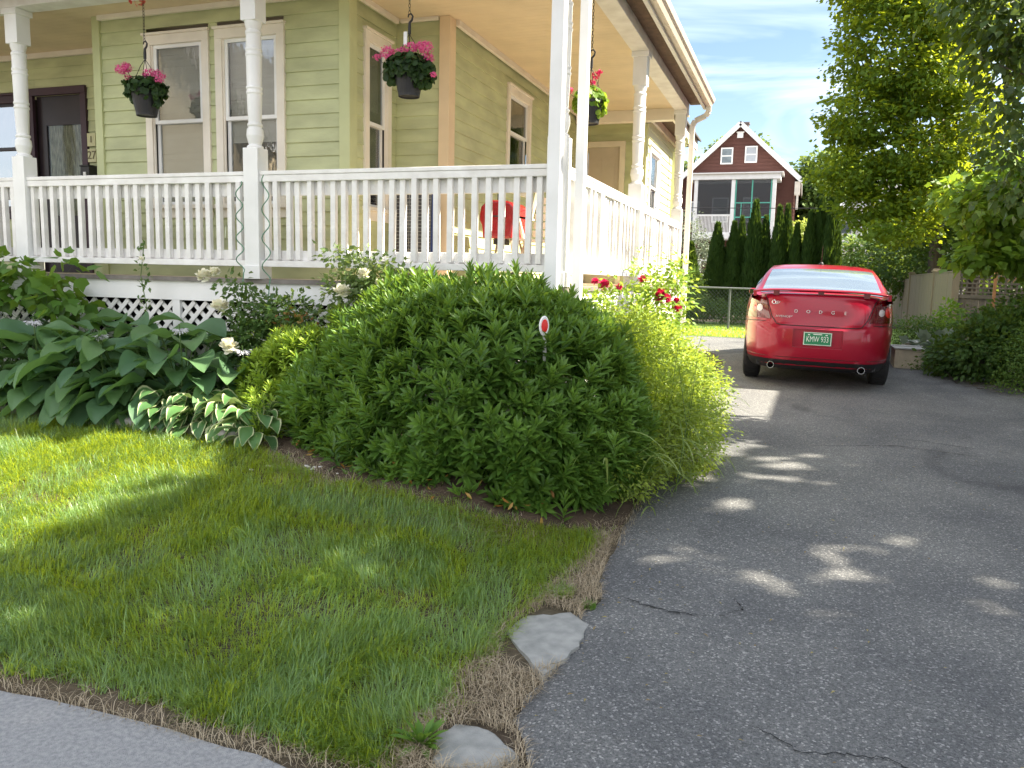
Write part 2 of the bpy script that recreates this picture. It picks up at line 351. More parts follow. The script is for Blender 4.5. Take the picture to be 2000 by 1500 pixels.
rl = nd('ShaderNodeValToRGB'); e = rl.color_ramp.elements; e[0].position = .35; e[0].color = (.80, .80, .81, 1); e[1].position = .65; e[1].color = (1.26, 1.24, 1.19, 1); t.links.new(nl.outputs['Fac'], rl.inputs[0])
m2 = nd('ShaderNodeMix', data_type='RGBA', blend_type='MULTIPLY'); m2.inputs['Factor'].default_value = 1; t.links.new(m1.outputs['Result'], m2.inputs['A']); t.links.new(rl.outputs[0], m2.inputs['B'])
ns3 = nd('ShaderNodeTexNoise', Scale=.55, Detail=3., Distortion=1.2); mp3 = nd('ShaderNodeMapping'); mp3.inputs['Scale'].default_value = (1.6, .8, 1); t.links.new(geo.outputs['Position'], mp3.inputs[0]); t.links.new(mp3.outputs[0], ns3.inputs['Vector'])
r3 = nd('ShaderNodeValToRGB'); e = r3.color_ramp.elements; e[0].position = .60; e[0].color = (1, 1, 1, 1); e[1].position = .72; e[1].color = (.62, .62, .64, 1); t.links.new(ns3.outputs['Fac'], r3.inputs[0])
m3 = nd('ShaderNodeMix', data_type='RGBA', blend_type='MULTIPLY'); m3.inputs['Factor'].default_value = 1; t.links.new(m2.outputs['Result'], m3.inputs['A']); t.links.new(r3.outputs[0], m3.inputs['B'])
t.links.new(m3.outputs['Result'], b.inputs['Base Color'])
bp = nd('ShaderNodeBump', Strength=.7, Distance=.004); t.links.new(v1.outputs['Distance'], bp.inputs['Height']); bp2 = nd('ShaderNodeBump', Strength=.4, Distance=.02); t.links.new(nm.outputs['Fac'], bp2.inputs['Height']); t.links.new(bp.outputs[0], bp2.inputs['Normal']); t.links.new(bp2.outputs[0], b.inputs['Normal'])
crack = mat('crack_dark', (.012, .012, .013), .95)
YY = np.concatenate([[-6, -4, -2, -1, 0, 1, 1.5], np.arange(1.9, 9, .06), np.arange(9, 18.25, .25)])
vs = []; fs = []; nx = 26
for j, y in enumerate(YY):
    xl = lerp_t(XLt, y)+(.05*(vnoise(np.array(y*5), np.array(3.))-.5)+.03*(vnoise(np.array(y*19), np.array(8.))-.5) if y > 1.5 and y < 10 else 0)
    xr = lerp_t(XRt, y)+.08*(vnoise(np.array(y*3), np.array(9.))-.5)
    for i in range(nx):
        x = xl+(xr-xl)*i/(nx-1); z = G0(y)+.022-(.03 if i == 0 else 0)+.012*(vnoise(np.array(x*1.1), np.array(y*.9))-.5)
        vs.append((x, y, float(z)))
for j in range(len(YY)-1):
    for i in range(nx-1): a = j*nx+i; fs.append((a, a+1, a+1+nx, a+nx))
mb = MB(); mb.add(vs, fs)
def crackline(pts, w):
    out = []
    for k in range(len(pts)-1):
        for s in range(14):
            u = s/14; out.append((pts[k][0]*(1-u)+pts[k+1][0]*u+random.gauss(0, .006), pts[k][1]*(1-u)+pts[k+1][1]*u+random.gauss(0, .006)))
    V = []; 
    for k, (x, y) in enumerate(out):
        ww = w*random.uniform(.3, 1.2)*min(1, k/6, (len(out)-1-k)/6+.1); z = float(G0(y)+.028+.012*(vnoise(np.array(x*1.1), np.array(y*.9))-.5))
        V += [(x, y-ww, z), (x, y+ww, z)]
    mb.add(V, [(2*k, 2*k+2, 2*k+3, 2*k+1) for k in range(len(out)-1)], 1)
crackline([(-.78, 3.78), (-.5, 3.68), (-.27, 3.7)], .005); crackline([(-.27, 3.7), (-.16, 3.84), (-.22, 3.95)], .004)
crackline([(-.1, 2.86), (.1, 2.74), (.37, 2.80), (.62, 2.66)], .0035); crackline([(1.0, 3.25), (1.3, 3.5)], .005)
crackline([(.1, 7.6), (.9, 7.9), (1.6, 7.7)], .008); crackline([(.9, 8.3), (1.7, 8.0)], .008); crackline([(1.3, 5.6), (2.0, 5.5)], .006)
o = mb.build('driveway', [am, crack], smooth=True); tag(o, kind='structure')
# --- sidewalk
cm = mat('sidewalk_concrete', (.40, .40, .395), .9, .2, 60, .7, 260, col2=(.25, .255, .26), detail=14)
mb = MB(); xs = [-10+.12*i for i in range(75)]
V = []
for x in xs:
    x = min(x, -1.12); e = 2.12+.035*float(vnoise(np.array(x*4), np.array(1.)))-.02
    if x > -1.6: e -= (x+1.6)*.25
    V += [(x, -1.5, .012), (x, 1.4, .014), (x, e-.02, .02), (x, e, .004)]
F = [(4*i+k, 4*i+4+k, 4*i+5+k, 4*i+1+k) for i in range(len(xs)-1) for k in range(3)]
mb.add(V, F)
for xj in (-5.4, -3.55): mb.box(xj-.006, -1.4, .0145, xj+.006, 2.06, .0225, mi=1)
tag(mb.build('sidewalk', [cm, crack], smooth=False), kind='structure')
# --- stone slabs between lawn and asphalt
slabm = mat('slab_stone', (.40, .40, .38), .95, .3, 14, .5, 200, col2=(.25, .26, .245), detail=14)
def slab(poly, z, h, label):
    c = Vector((sum(p[0] for p in poly)/len(poly), sum(p[1] for p in poly)/len(poly), z))
    t_ = thing('stone_slab', label, 'stone slab', c)
    pp = []
    for i in range(len(poly)):
        a = poly[i]; b_ = poly[(i+1) % len(poly)]
        for s in range(5): u = s/5; pp.append((a[0]*(1-u)+b_[0]*u+random.gauss(0, .006), a[1]*(1-u)+b_[1]*u+random.gauss(0, .006)))
    n = len(pp); V = [(x, y, z-.03) for x, y in pp]+[(x, y, z+h*.7) for x, y in pp]+[(c.x+(x-c.x)*.95, c.y+(y-c.y)*.95, z+h) for x, y in pp]+[(c.x, c.y, z+h+.003)]
    F = [(i, (i+1) % n, n+(i+1) % n, n+i) for i in range(n)]+[(n+i, n+(i+1) % n, 2*n+(i+1) % n, 2*n+i) for i in range(n)]+[(2*n+i, 2*n+(i+1) % n, 3*n) for i in range(n)]
    m_ = MB(); m_.add(V, F); m_.build('slab', slabm, t_)
slab([(-1.13, 3.22), (-1.12, 3.44), (-.93, 3.54), (-.82, 3.46), (-.80, 3.22), (-.87, 2.92)], .042, .007, 'pale grey triangular stone slab between the lawn and the asphalt edge')
slab([(-1.10, 2.40), (-1.04, 2.52), (-.94, 2.52), (-.79, 2.40), (-.84, 2.28), (-1.02, 2.25)], .015, .007, 'small pale grey stone slab at the sidewalk corner of the lawn')

# --- grass blades
def bed_edge(x): return np.interp(x, [-10, -4.3, -3.75, -3.3, -2.9, -2.4, -2.0, -1.6, -1.25, -1.0, -.9], [4.98, 4.95, 4.85, 4.62, 4.38, 4.18, 4.08, 4.1, 4.35, 4.6, 4.7])
def right_edge(y): return np.interp(y, [2.1, 2.5, 3.0, 3.4, 3.8, 4.2, 4.6], [-1.12, -1.12, -1.10, -1.07, -1.02, -.98, -.95])
def blades(name, m, P, H, Wd, lean, rnd=None, kind='stuff', label=None, cat=None, parent=None, field=False):
    n = len(P); a = (rng.random(n)*2*np.pi if not field else vnoise(P[:, 0]*2.3, P[:, 1]*2.3, 31)*9+rng.normal(size=n)*1.0); f = np.stack([np.cos(a), np.sin(a), np.zeros(n)], 1); s = np.stack([-np.sin(a), np.cos(a), np.zeros(n)], 1)
    up = np.array([0, 0, 1.]); H = H[:, None]; l = lean[:, None]; W = np.broadcast_to(Wd, n)[:, None]
    m1_ = P+up*H*.5*(1-l*.25)+f*H*.5*l*.5; tp = P+up*H*(1-l*.55)+f*H*l*1.0
    V = np.stack([P-s*W, P+s*W, m1_-s*W*.8, m1_+s*W*.8, tp], 1).reshape(-1, 3)
    base = np.arange(n)*5
    idx = (np.array([0, 1, 3, 2, 2, 3, 4])[None]+base[:, None]).ravel(); tot = np.tile([4, 3], n); st = np.concatenate([[0], np.cumsum(tot)[:-1]])
    if parent is not None: V = V-np.array(origin(parent))
    me = bpy.data.meshes.new(name); me.vertices.add(len(V)); me.vertices.foreach_set('co', V.astype(np.float32).ravel()); me.loops.add(len(idx)); me.loops.foreach_set('vertex_index', idx.astype(np.int32))
    me.polygons.add(len(tot)); me.polygons.foreach_set('loop_start', st.astype(np.int32)); me.polygons.foreach_set('loop_total', tot.astype(np.int32)); me.update(calc_edges=True)
    r = rng.random(n) if rnd is None else rnd
    at = me.attributes.new('rnd', 'FLOAT', 'FACE'); at.data.foreach_set('value', np.repeat(r, 2).astype(np.float32))
    o = link(name, me, m, parent)
    if parent is None: tag(o, label, cat, kind=kind)
    return o
grass_m = mat_leaf('lawn_grass', (.016, .052, .014), (.22, .37, .16), (.80, .93, .04), .43, .36, .55)
n = 330000
x = -8.6+rng.random(n)*7.7; y = 2.1+(rng.random(n)**1.25)*2.95
d1 = y-(2.10+.12*vnoise(x*3.3, y*0)+.05*vnoise(x*17, y*0)); d2 = bed_edge(x)+.17*smooth((x+2.75)/.5)+.06*(vnoise(x*6, y*6, 3)-.5)-y; d3 = right_edge(y)+.1*(vnoise(y*5, x*0, 5)-.5)-x
dm = np.minimum(np.minimum(d1, d2), d3)
dry = vnoise(x*1.6, y*1.6, 9)*.6+vnoise(x*5, y*5, 4)*.4
bare = np.exp(-(((x+2.9)/.42)**2+((y-4.5)/.22)**2)*1.0)*.85
keep = (dm > 0) & (rng.random(n) < .35+dm*9) & (rng.random(n) > bare) & (rng.random(n) > (dry > .68)*.5) & (rng.random(n) < .6+.9*vnoise(x*7, y*7, 12))
x, y, dry, dm = x[keep], y[keep], dry[keep], dm[keep]
cl = vnoise(x*4, y*4, 1)*.55+vnoise(x*11, y*11, 2)*.45
H = (.030+.075*cl**1.3+.055*rng.random(len(x)))*np.clip(.6+dm*4, 0, 1); tall = rng.random(len(x)) < .02*(cl > .5); H = np.where(tall, H*1.7, H)
P = np.stack([x, y, G(x, y)-.004], 1)
patch = np.exp(-(((x+2.1)/.55)**2+((y-3.1)/.25)**2))
rn = np.clip(.24+.45*(dry-.3)+.5*patch+.16*(rng.random(len(x)) < .25)+rng.normal(size=len(x))*.32, 0, 1)
blades('lawn_grass', grass_m, P, H, .0014+.0014*rng.random(len(x)), .15+1.15*rng.random(len(x)), rn, field=True, label='green lawn grass in front of the garden bed', cat='grass')
straw_m = mat_leaf('straw', (.27, .215, .14), (.60, .51, .37), (.4, .3, .15), .15, .8, .1)
n = 17000
y = 2.12+rng.random(n)*2.5; x = -1.35+rng.random(n)*.62; k = (x > right_edge(y)-.08) & (x < np.array([lerp_t(XLt, v) for v in y])+.02); A1 = np.stack([x[k], y[k]], 1)
x = -8+rng.random(n)*7; y = 2.09+np.abs(rng.normal(size=n))*.055; A2 = np.stack([x, y], 1)[:4200]; A2 = A2[rng.random(len(A2)) < .25+vnoise(A2[:, 0]*2.5, A2[:, 0]*0, 7)]
x = -3.6+rng.random(6000)*2.6; y = bed_edge(x)+rng.normal(size=6000)*.12-.03; A3 = np.stack([x, y], 1)[:4500]; y = 4.5+rng.random(5000)*3.2; A3 = np.concatenate([A3, np.stack([-1.03-.03*(y-5)+rng.normal(size=5000)*.06, y], 1)])
A1 = A1[(((A1[:, 0]+.97)/.17)**2+((A1[:, 1]-3.25)/.30)**2 > 1) & (((A1[:, 0]+.95)/.14)**2+((A1[:, 1]-2.4)/.13)**2 > 1)]; A = np.concatenate([A1, A2, A3]); P = np.stack([A[:, 0], A[:, 1], G(A[:, 0], A[:, 1])+.002], 1)
blades('dry_grass', straw_m, P, .03+.06*rng.random(len(P)), .0013, .75+.35*rng.random(len(P)), label='dry straw coloured grass along the asphalt and sidewalk edges', cat='dry grass')
# tufts of longer blades standing out of the lawn
nt_ = 520; cx_ = -7+rng.random(nt_)*5.9; cy_ = 2.2+rng.random(nt_)**1.3*2.6; kk = (cx_ < right_edge(cy_)-.05) & (cy_ < bed_edge(cx_)-.08); cx_, cy_ = cx_[kk], cy_[kk]; m_t = 44
tx_ = (cx_[:, None]+rng.normal(size=(len(cx_), m_t))*.022).ravel(); ty_ = (cy_[:, None]+rng.normal(size=(len(cx_), m_t))*.022).ravel()
blades('lawn_grass_tufts', grass_m, np.stack([tx_, ty_, G(tx_, ty_)-.004], 1), np.repeat(.07+.06*rng.random(len(cx_)), m_t)*(.5+.6*rng.random(len(tx_))), .0024, .3+.9*rng.random(len(tx_)), np.clip(np.repeat(rng.random(len(cx_)), m_t)*.8+.2*rng.random(len(tx_)), 0, 1), label='longer tufts standing in the front lawn', cat='grass')
# far lawn strip
fl = mat('far_lawn', (.16, .25, .05), .9, .25, 3, .4, 30)
mb = MB(); mb.add([(-6, 17.9, .47), (6, 17.9, .47), (6, 24, .50), (-6, 24, .50)], [(0, 1, 2, 3)]); tag(mb.build('back_lawn', fl), kind='structure')
n = 26000; x = -4+rng.random(n)*5.6; y = 17.8+rng.random(n)*4.5
blades('back_lawn_grass', grass_m, np.stack([x, y, np.full(n, .48)], 1), .05+.05*rng.random(n), .006, .3+.5*rng.random(n), .5+.5*rng.random(n), label='sunlit grass strip behind the driveway', cat='grass')
# weeds
n = 420; y = 2.6+rng.random(n)*9; xe = np.array([lerp_t(XLt, v) for v in y]); x = np.where(rng.random(n) < .55, xe+np.abs(rng.normal(size=n))*.35, xe+rng.random(n)*3.6)
o = leaves('leaf_litter', mat_leaf('litter', (.20, .13, .06), (.34, .30, .12), (.3, .25, .1), .15, .8), None, np.stack([x, y, G0(y)+.034], 1), rdir(n)*np.array([1, 1, .1]), np.array([0, 0, 1.])+rdir(n)*.25, .012+.02*rng.random(n), .010, T_OVAL); tag(o, 'small dry leaves and grit scattered on the asphalt', 'leaf litter', kind='stuff')
weed_m = mat_leaf('weed_green', (.09, .20, .03), (.15, .28, .05), (.3, .45, .05), .35)
def tuft(name, label, c, n, r, h, wd=.002, m=grass_m):
    t_ = thing(name, label, 'weed', c); a = rng.random(n)*6.28; rr = r*np.sqrt(rng.random(n))
    P = np.stack([c[0]+rr*np.cos(a), c[1]+rr*np.sin(a), np.full(n, c[2])], 1)
    blades('foliage', m, P, h*(.5+.6*rng.random(n)), wd, .3+.6*rng.random(n), parent=t_); return t_
tuft('grass_tuft', 'dark grass tuft alone in the straw strip above the triangular slab', (-1.03, 3.72, float(G(-1.03, 3.72))), 500, .07, .07)
tuft('grass_tuft', 'small bright grass tuft at the asphalt edge above the triangular slab', (-.86, 3.64, float(G(-.86, 3.64))), 120, .035, .05, m=weed_m)
t_ = thing('broadleaf_weed', 'bright green broad leaved weed left of the small slab at the bottom edge', 'weed', (-1.12, 2.34, .02))
a = rng.random(26)*6.28; el = .2+rng.random(26)*.9; A_ = np.stack([np.cos(a)*np.cos(el), np.sin(a)*np.cos(el), np.sin(el)], 1)
leaves('foliage', weed_m, t_, np.tile([-1.12, 2.34, .02], (26, 1))+A_*.02*rng.random((26, 1)), A_, np.tile([0, 0, 1.], (26, 1))+.1, .07+.05*rng.random(26), .028, T_LANCE)

# ================================================================== HOUSE
house = thing('clapboard_house', 'sage green clapboard house with a white railed wraparound porch', 'house', (-5, 6.33, .3))
def LM(ox, oy, ux, uy):      # local x along the wall, local y outward, z up
    return Matrix(((ux, uy, 0, ox), (uy, -ux, 0, oy), (0, 0, 1, 0), (0, 0, 0, 1)))
def wall(name, M, u0, u1, z0, z1, m, op=(), e=.12):
    mb = MB(); z = z0
    while z < z1-.005:
        zt = min(z+e, z1); segs = [(u0, u1)]
        for a, b, c, d in op:
            if zt > c+.02 and z < d-.02:
                ns_ = []
                for s0, s1 in segs:
                    if a > s0 and b < s1: ns_ += [(s0, a), (b, s1)]
                    elif a <= s0 and b >= s1: pass
                    elif a <= s0 < b: ns_.append((b, s1))
                    elif a < s1 <= b: ns_.append((s0, a))
                    else: ns_.append((s0, s1))
                segs = ns_
        for s0, s1 in segs:
            # boards of random lengths with hairline butt joints
            cuts = [s0]; 
            while cuts[-1] < s1-2.2: cuts.append(cuts[-1]+random.uniform(1.2, 2.2))
            cuts.append(s1)
            for a, b in zip(cuts[:-1], cuts[1:]):
                o_ = random.uniform(0, .0012)
                vs = [M@Vector(p) for p in ((a, .016+o_, z+.001), (b-.002, .016+o_, z+.001), (b-.002, .003, zt+.004), (a, .003, zt+.004), (a, -.004, z+.001), (b-.002, -.004, z+.001))]
                mb.add(vs, [(0, 1, 2, 3), (4, 5, 1, 0)])
        z += e
    vs = [M@Vector(p) for p in ((u0, -.02, z0), (u1, -.02, z0), (u1, -.02, z1), (u0, -.02, z1))]
    if not op: mb.add(vs, [(0, 1, 2, 3)])
    return mb.build(name, m, house)
def bx(mb, M, u0, y0, z0, u1, y1, z1, mi=0): return mb.box(u0, y0, z0, u1, y1, z1, M, mi)
def window(M, a, b, z0, z1, mid, trim, blinds=1., cw=.075, pm=glass, sashm=None):
    f = MB()
    bx(f, M, a-cw*.2, .0, z0-.02, a+cw*.8, .034, z1-cw*.8); bx(f, M, b-cw*.8, .0, z0-.02, b+cw*.2, .034, z1-cw*.8)
    bx(f, M, a-cw*.2, .0, z1-cw*.8, b+cw*.2, .036, z1+cw*.3); bx(f, M, a-cw*.35, .0, z1+cw*.3, b+cw*.35, .055, z1+cw*.3+.022)
    bx(f, M, a-cw*.45, .0, z0-.055, b+cw*.45, .06, z0-.02); bx(f, M, a-cw*.2, .0, z0-.14, b+cw*.2, .028, z0-.055)
    bx(f, M, a+cw*.8, .0, z0-.02, a+cw*.8+.014, .020, z1-cw*.8); bx(f, M, b-cw*.8-.014, .0, z0-.02, b-cw*.8, .020, z1-cw*.8)
    fr = f.build('window', trim, house, bevel=.002)
    ia, ib = a+cw*.8+.014, b-cw*.8-.014; t1 = z1-cw*.8; sm = sashm or white; sw = .032
    s = MB()
    for (c, d, y) in ((mid, t1, .006), (z0-.02, mid+.03, -.018)):
        bx(s, M, ia, y-.02, c, ia+sw, y, d); bx(s, M, ib-sw, y-.02, c, ib, y, d); bx(s, M, ia+sw, y-.02, c, ib-sw, y-.001, c+sw); bx(s, M, ia+sw, y-.02, d-sw, ib-sw, y-.001, d)
    s.build('sash', sm, fr)
    g = MB()
    for (c, d, y) in ((mid+sw, t1-sw, -.006), (z0-.02+sw, mid+.03-sw, -.03)): bx(g, M, ia+sw, y-.002, c, ib-sw, y, d)
    g.build('pane', pm, fr)
    r = MB(); r.add([M@Vector(p) for p in ((a, -.03, z0-.03), (b, -.03, z0-.03), (b, -.03, z1), (a, -.03, z1), (a, -.4, z0-.03), (b, -.4, z0-.03), (b, -.4, z1), (a, -.4, z1))], [(4, 5, 6, 7), (0, 1, 5, 4), (1, 2, 6, 5), (2, 3, 7, 6), (3, 0, 4, 7)])
    r.build('room_shade', inside, fr)  # dark-coloured box standing in for the shade of the room behind
    if blinds > 0:
        bl = MB(); z = t1-.03; zb = t1-(t1-z0)*blinds
        while z > zb:
            tilt = .0035+random.gauss(0, .001); bl.add([M@Vector(p) for p in ((ia+.01, -.055-tilt, z+.0125), (ib-.01, -.055-tilt, z+.0125+random.gauss(0, .001)), (ib-.01, -.055+tilt, z-.0115), (ia+.01, -.055+tilt, z-.0115+random.gauss(0, .0015)))], [(0, 1, 2, 3)]); z -= .021
        bl.build('blind', blind, fr)
    return fr
Z0 = 1.55
WA = LM(0, 6.33, 1, 0); WB = LM(-3.77, 0, 0, 1); WC = LM(0, 7.2, 1, 0); WD = LM(-3.23, 0, 0, 1); WE = LM(0, 12.2, 1, 0); WX = LM(-2.3, 0, 0, 1)
# LM with (0,1): local x -> +Y, local y -> +X
w1 = (-5.92, -5.215, 2.24, 3.74); w2 = (-5.115, -4.41, 2.24, 3.74)
wall('wall', WA, -6.517, -3.77, Z0, 3.985, siding_m, [w1, w2])
wall('wall', LM(-6.517, 0, 0, -1), -7.2, -6.33, Z0, 3.985, siding_m)
wb = (6.58, 7.04, 2.24, 3.72); wall('wall', WB, 6.33, 7.2, Z0, 3.985, siding_m, [wb])
wall('wall', WC, -3.77, -3.23, Z0, 3.985, siding_m)
dF = (-8.42, -7.60, Z0, 3.53); dS = (-9.4, -8.5, 2.3, 3.53)
wall('wall', WC, -12.5, -6.517, Z0, 3.985, siding_m, [dF, dS])
wd = (8.80, 9.60, 2.72, 3.72); wall('wall', WD, 7.2, 12.2, Z0, 3.985, siding_m, [wd])
dE = (-3.21, -2.60, Z0, 3.58); wall('wall', WE, -3.23, -2.3, .4, 4.2, siding_m, [dE])
wx = (12.55, 13.45, 2.5, 3.62); wall('wall', WX, 12.2, 15.6, .4, 4.2, siding_y, [wx])
window(WA, *w1, 2.97, cream, 1.); window(WA, *w2, 2.97, cream, .62); window(WB, *wb, 2.95, cream, .4)
window(WD, *wd, 3.24, cream, .35); window(WX, *wx, 3.05, white, .5)
# corner boards
mb = MB()
mb.box(-3.84, 6.29, Z0, -3.735, 6.3451, 3.985); mb.box(-3.79, 6.345, Z0, -3.735, 6.42, 3.985)
T1 = mat('sage_trim', (.52, .55, .30), .55, .1, 4); mb.build('corner_board', T1, house, bevel=.003); mb = MB(); mb.box(-6.55, 6.295, Z0, -6.46, 6.345, 3.985)
mb.build('corner_board', mat('sage_trim', (.52, .55, .30), .55, .1, 4), house, bevel=.003)
mb = MB(); mb.box(-3.30, 7.155, Z0, -3.195, 7.21, 3.985); mb.box(-3.25, 7.21, Z0, -3.195, 7.30, 3.985); mb.build('corner_board', mat('peach_trim', (.74, .58, .38), .55, .08, 4), house, bevel=.003)
mb = MB(); mb.box(-2.36, 12.16, .4, -2.262, 12.3, 4.2); mb.build('corner_board', mat('lime_trim', (.66, .70, .40), .55, .08, 4), house)
# ceiling mouldings
mb = MB()
mb.box(-6.46, 6.27, 3.94, -3.74, 6.31, 3.986); mb.box(-3.735, 6.42, 3.94, -3.70, 7.13, 3.986); mb.box(-3.20, 7.3, 3.93, -3.16, 12.1, 3.986); mb.box(-12.5, 7.14, 3.93, -6.56, 7.18, 3.986); mb.box(-3.7, 7.14, 3.955, -3.31, 7.18, 3.986)
mb.build('ceiling_moulding', cream, house, bevel=.004)
# ceiling boards
mb = MB(); y = 5.89
while y < 7.3: mb.box(-12.5, y, 3.986, -1.79, y+.085, 4.0); y += .0885
y = 7.3
while y < 12.4: mb.box(-3.3, y, 3.986, -1.79, y+.085, 4.0); y += .0885
mb.box(-12.5, 5.8, 4.002, -1.7, 7.25, 4.02); mb.box(-3.3, 7.25, 4.002, -1.7, 12.4, 4.02)
mb.build('porch_ceiling', ceil_m, house)
# doors
def door(M, a, b, z1, casing, slab_m, kind):
    f = MB(); bx(f, M, a-.02, 0, Z0, a+.06, .04, z1); bx(f, M, b-.06, 0, Z0, b+.02, .04, z1); bx(f, M, a-.02, 0, z1, b+.02, .045, z1+.08)
    d = f.build('door', casing, house, bevel=.003); s = MB()
    a2, b2 = a+.06, b-.06
    if kind == 'lace':
        bx(s, M, a2, -.06, Z0, a2+.13, -.02, z1); bx(s, M, b2-.02, -.06, Z0, b2, -.02, z1); bx(s, M, a2+.13, -.06, 3.21, b2-.02, -.02, z1); bx(s, M, a2+.13, -.06, Z0, b2-.02, -.02, 2.2)
        s.build('door_leaf', slab_m, d)
        c = MB(); nn = 60; V = []
        for i in range(nn+1):
            u = a2+.13+(b2-.02-a2-.13)*i/nn; yy = -.055+.010*math.sin(i*.95)+.004*math.sin(i*2.3)
            V += [M@Vector((u, yy, 2.2)), M@Vector((u+.004*math.sin(i*.4), yy, 3.21))]
        c.add(V, [(2*i, 2*i+2, 2*i+3, 2*i+1) for i in range(nn)]); c.build('curtain', curtain, d, smooth=True)
        g = MB(); bx(g, M, a2+.13, -.034, 2.2, b2-.02, -.030, 3.21); g.build('pane', mat_glass('door_glass', (.85, .87, .85), .05), d)
        k = MB(); k.tube([M@Vector((a2+.06, -.02, 2.55)), M@Vector((a2+.06, .03, 2.55))], [.01, .012], 8); k.tube([M@Vector((a2+.06, .02, 2.5)), M@Vector((a2+.06, .045, 2.52)), M@Vector((a2+.06, .045, 2.6)), M@Vector((a2+.06, .02, 2.62))], .008, 8); k.build('handle', steel, d)
    else:
        bx(s, M, a2, -.05, Z0, b2, -.01, z1)
        for i in range(2):
            for (c0, c1) in ((Z0+.2, Z0+.9), (Z0+1.05, z1-.15)):
                u0 = a2+.08+i*((b2-a2-.08)/2); u1 = u0+(b2-a2-.08)/2-.08; bx(s, M, u0, -.01, c0, u1, -.004, c1)
        s.build('door_leaf', slab_m, d)
        k = MB(); k.lathe([(.0, 0), (.02, 0), (.03, .03), (.02, .05), (0, .055)], n=10); k.v = [tuple(M@Vector((b2-.06+v[0], v[2]-.01, 2.5+v[1]))) for v in k.v]; k.build('handle', steel, d)
    return d
door(WC, *dF[:2], 3.53, mat('maroon_casing', (.05, .022, .035), .45, .2, 4), darkdoor, 'lace')
door(WE, dE[0], dE[1], 3.58, mat('warm_casing', (.72, .64, .50), .5, .1, 4), mat('tan_door', (.50, .42, .32), .5, .08, 5), 'panel')
window(WC, dS[0], dS[1], dS[2], dS[3], 2.95, mat('maroon_casing', (.05, .022, .035)), .0, pm=mat_glass('blue_glass', (.35, .42, .46), .6), sashm=darkdoor)
mb = MB(); mb.box(-8.47, 7.14, Z0, -8.44, 7.19, 3.50); mb.build('door_jamb', mat('jamb', (.42, .38, .34), .5), house)
# mailbox, numbers, bell
mb = MB(); mb.box(-7.585, 7.06, 2.44, -7.46, 7.17, 2.72); mb.box(-7.59, 7.05, 2.72, -7.455, 7.175, 2.735); mb.box(-7.54, 7.05, 2.62, -7.50, 7.061, 2.66, mi=1)
mb.build('mailbox', [blackp, white], house, bevel=.004)
mb = MB(); mb.box(-7.56, 7.12, 1.86, -7.47, 7.17, 2.06); mb.build('meter_box', blackp, house)
numm = mat('bronze_number', (.16, .14, .07), .5)
plate = mat('number_plate', (.62, .60, .36), .6)
mb = MB(); mb.box(-7.57, 7.155, 2.78, -7.455, 7.166, 2.92); mb.box(-7.57, 7.155, 2.95, -7.455, 7.166, 3.09); mb.build('number_plate', plate, house)
def TM(x, y, z, rx=90, rz=0): return Matrix.Translation((x, y, z))@Matrix.Rotation(D2R(rz), 4, 'Z')@Matrix.Rotation(D2R(rx), 4, 'X')
text_part('27', .125, TM(-7.512, 7.152, 2.85), numm, 'house_number', house, .003)
text_part('1', .10, TM(-7.512, 7.152, 3.02), numm, 'house_number', house, .003)
# deck and skirt
mb = MB(); mb.box(-12.5, 5.74, 1.515, -1.64, 7.2, 1.55); mb.box(-3.3, 7.2, 1.516, -1.641, 12.2, 1.551); mb.box(-7.0, 6.35, 1.4, -3.3, 7.15, 1.51); mb.build('porch_deck', deck_m, house)
mb = MB(); y = 5.80
while y < 12.1:
    mb.box(-12.5 if y < 7.1 else -3.3, y, 1.552, -1.70, y+.085, 1.556); y += .09
mb.build('deck_floor', mat('bounce_floor_tan', (.52, .43, .31), .6, .15, 6), house)  # pale tan layer added to bounce light up onto the ceiling
mb = MB(); mb.box(-12.5, 5.765, 1.35, -1.66, 5.80, 1.514); mb.box(-1.70, 5.80, 1.35, -1.662, 12.1, 1.514)
for x in (-9.3, -8.3, -7.35, -6.29, -5.17, -4.06, -2.9): mb.box(x-.04, 5.768, .25, x+.04, 5.803, 1.349)
for y in (7.2, 8.7, 10.2, 11.7): mb.box(-1.699, y-.04, .25, -1.66, y+.04, 1.349)
mb.build('skirt_fascia', white, house)
mb = MB(); mb.box(-12.5, 6.2, .2, -1.9, 6.22, 1.5); mb.box(-2.2, 6.2, .2, -2.18, 12.1, 1.5); mb.build('under_porch_shade', mat('crawl_shade', (.01, .01, .011), .95), house)  # near-black sheets standing in for the shade behind the lattice
def lattice(u0, u1, z0, z1, M):
    mb = MB(); w_ = .019; pit = .128
    for s, yy in ((1, 0.), (-1, .012)):
        k = -30
        for k in range(-30, 60):
            c = u0+k*pit
            # line u = c + s*(z-z0)
            t0, t1 = 0, z1-z0
            if s > 0: t0 = max(t0, u0-c); t1 = min(t1, u1-c)
            else: t0 = max(t0, c-u1); t1 = min(t1, c-u0)
            if t1-t0 < .02: continue
            a = Vector((c+s*t0, yy, z0+t0)); b_ = Vector((c+s*t1, yy, z0+t1)); d = (b_-a).normalized(); nrm = Vector((-d.z, 0, d.x))*w_
            V = [a-nrm, a+nrm, b_+nrm, b_-nrm]; V = [M@v for v in V+[v+Vector((0, .008, 0)) for v in V]]
            mb.add(V, [(0, 1, 2, 3), (7, 6, 5, 4), (0, 4, 5, 1), (1, 5, 6, 2), (2, 6, 7, 3), (3, 7, 4, 0)])
    mb.build('lattice_panel', oldwhite, house)
FX = Matrix.Translation((0, 5.785, 0))
for a, b in ((-9.26, -8.34), (-8.26, -7.39), (-7.31, -6.33), (-6.25, -5.21), (-5.13, -4.10), (-4.02, -2.94), (-2.86, -1.72)): lattice(a, b, .3, 1.34, FX)
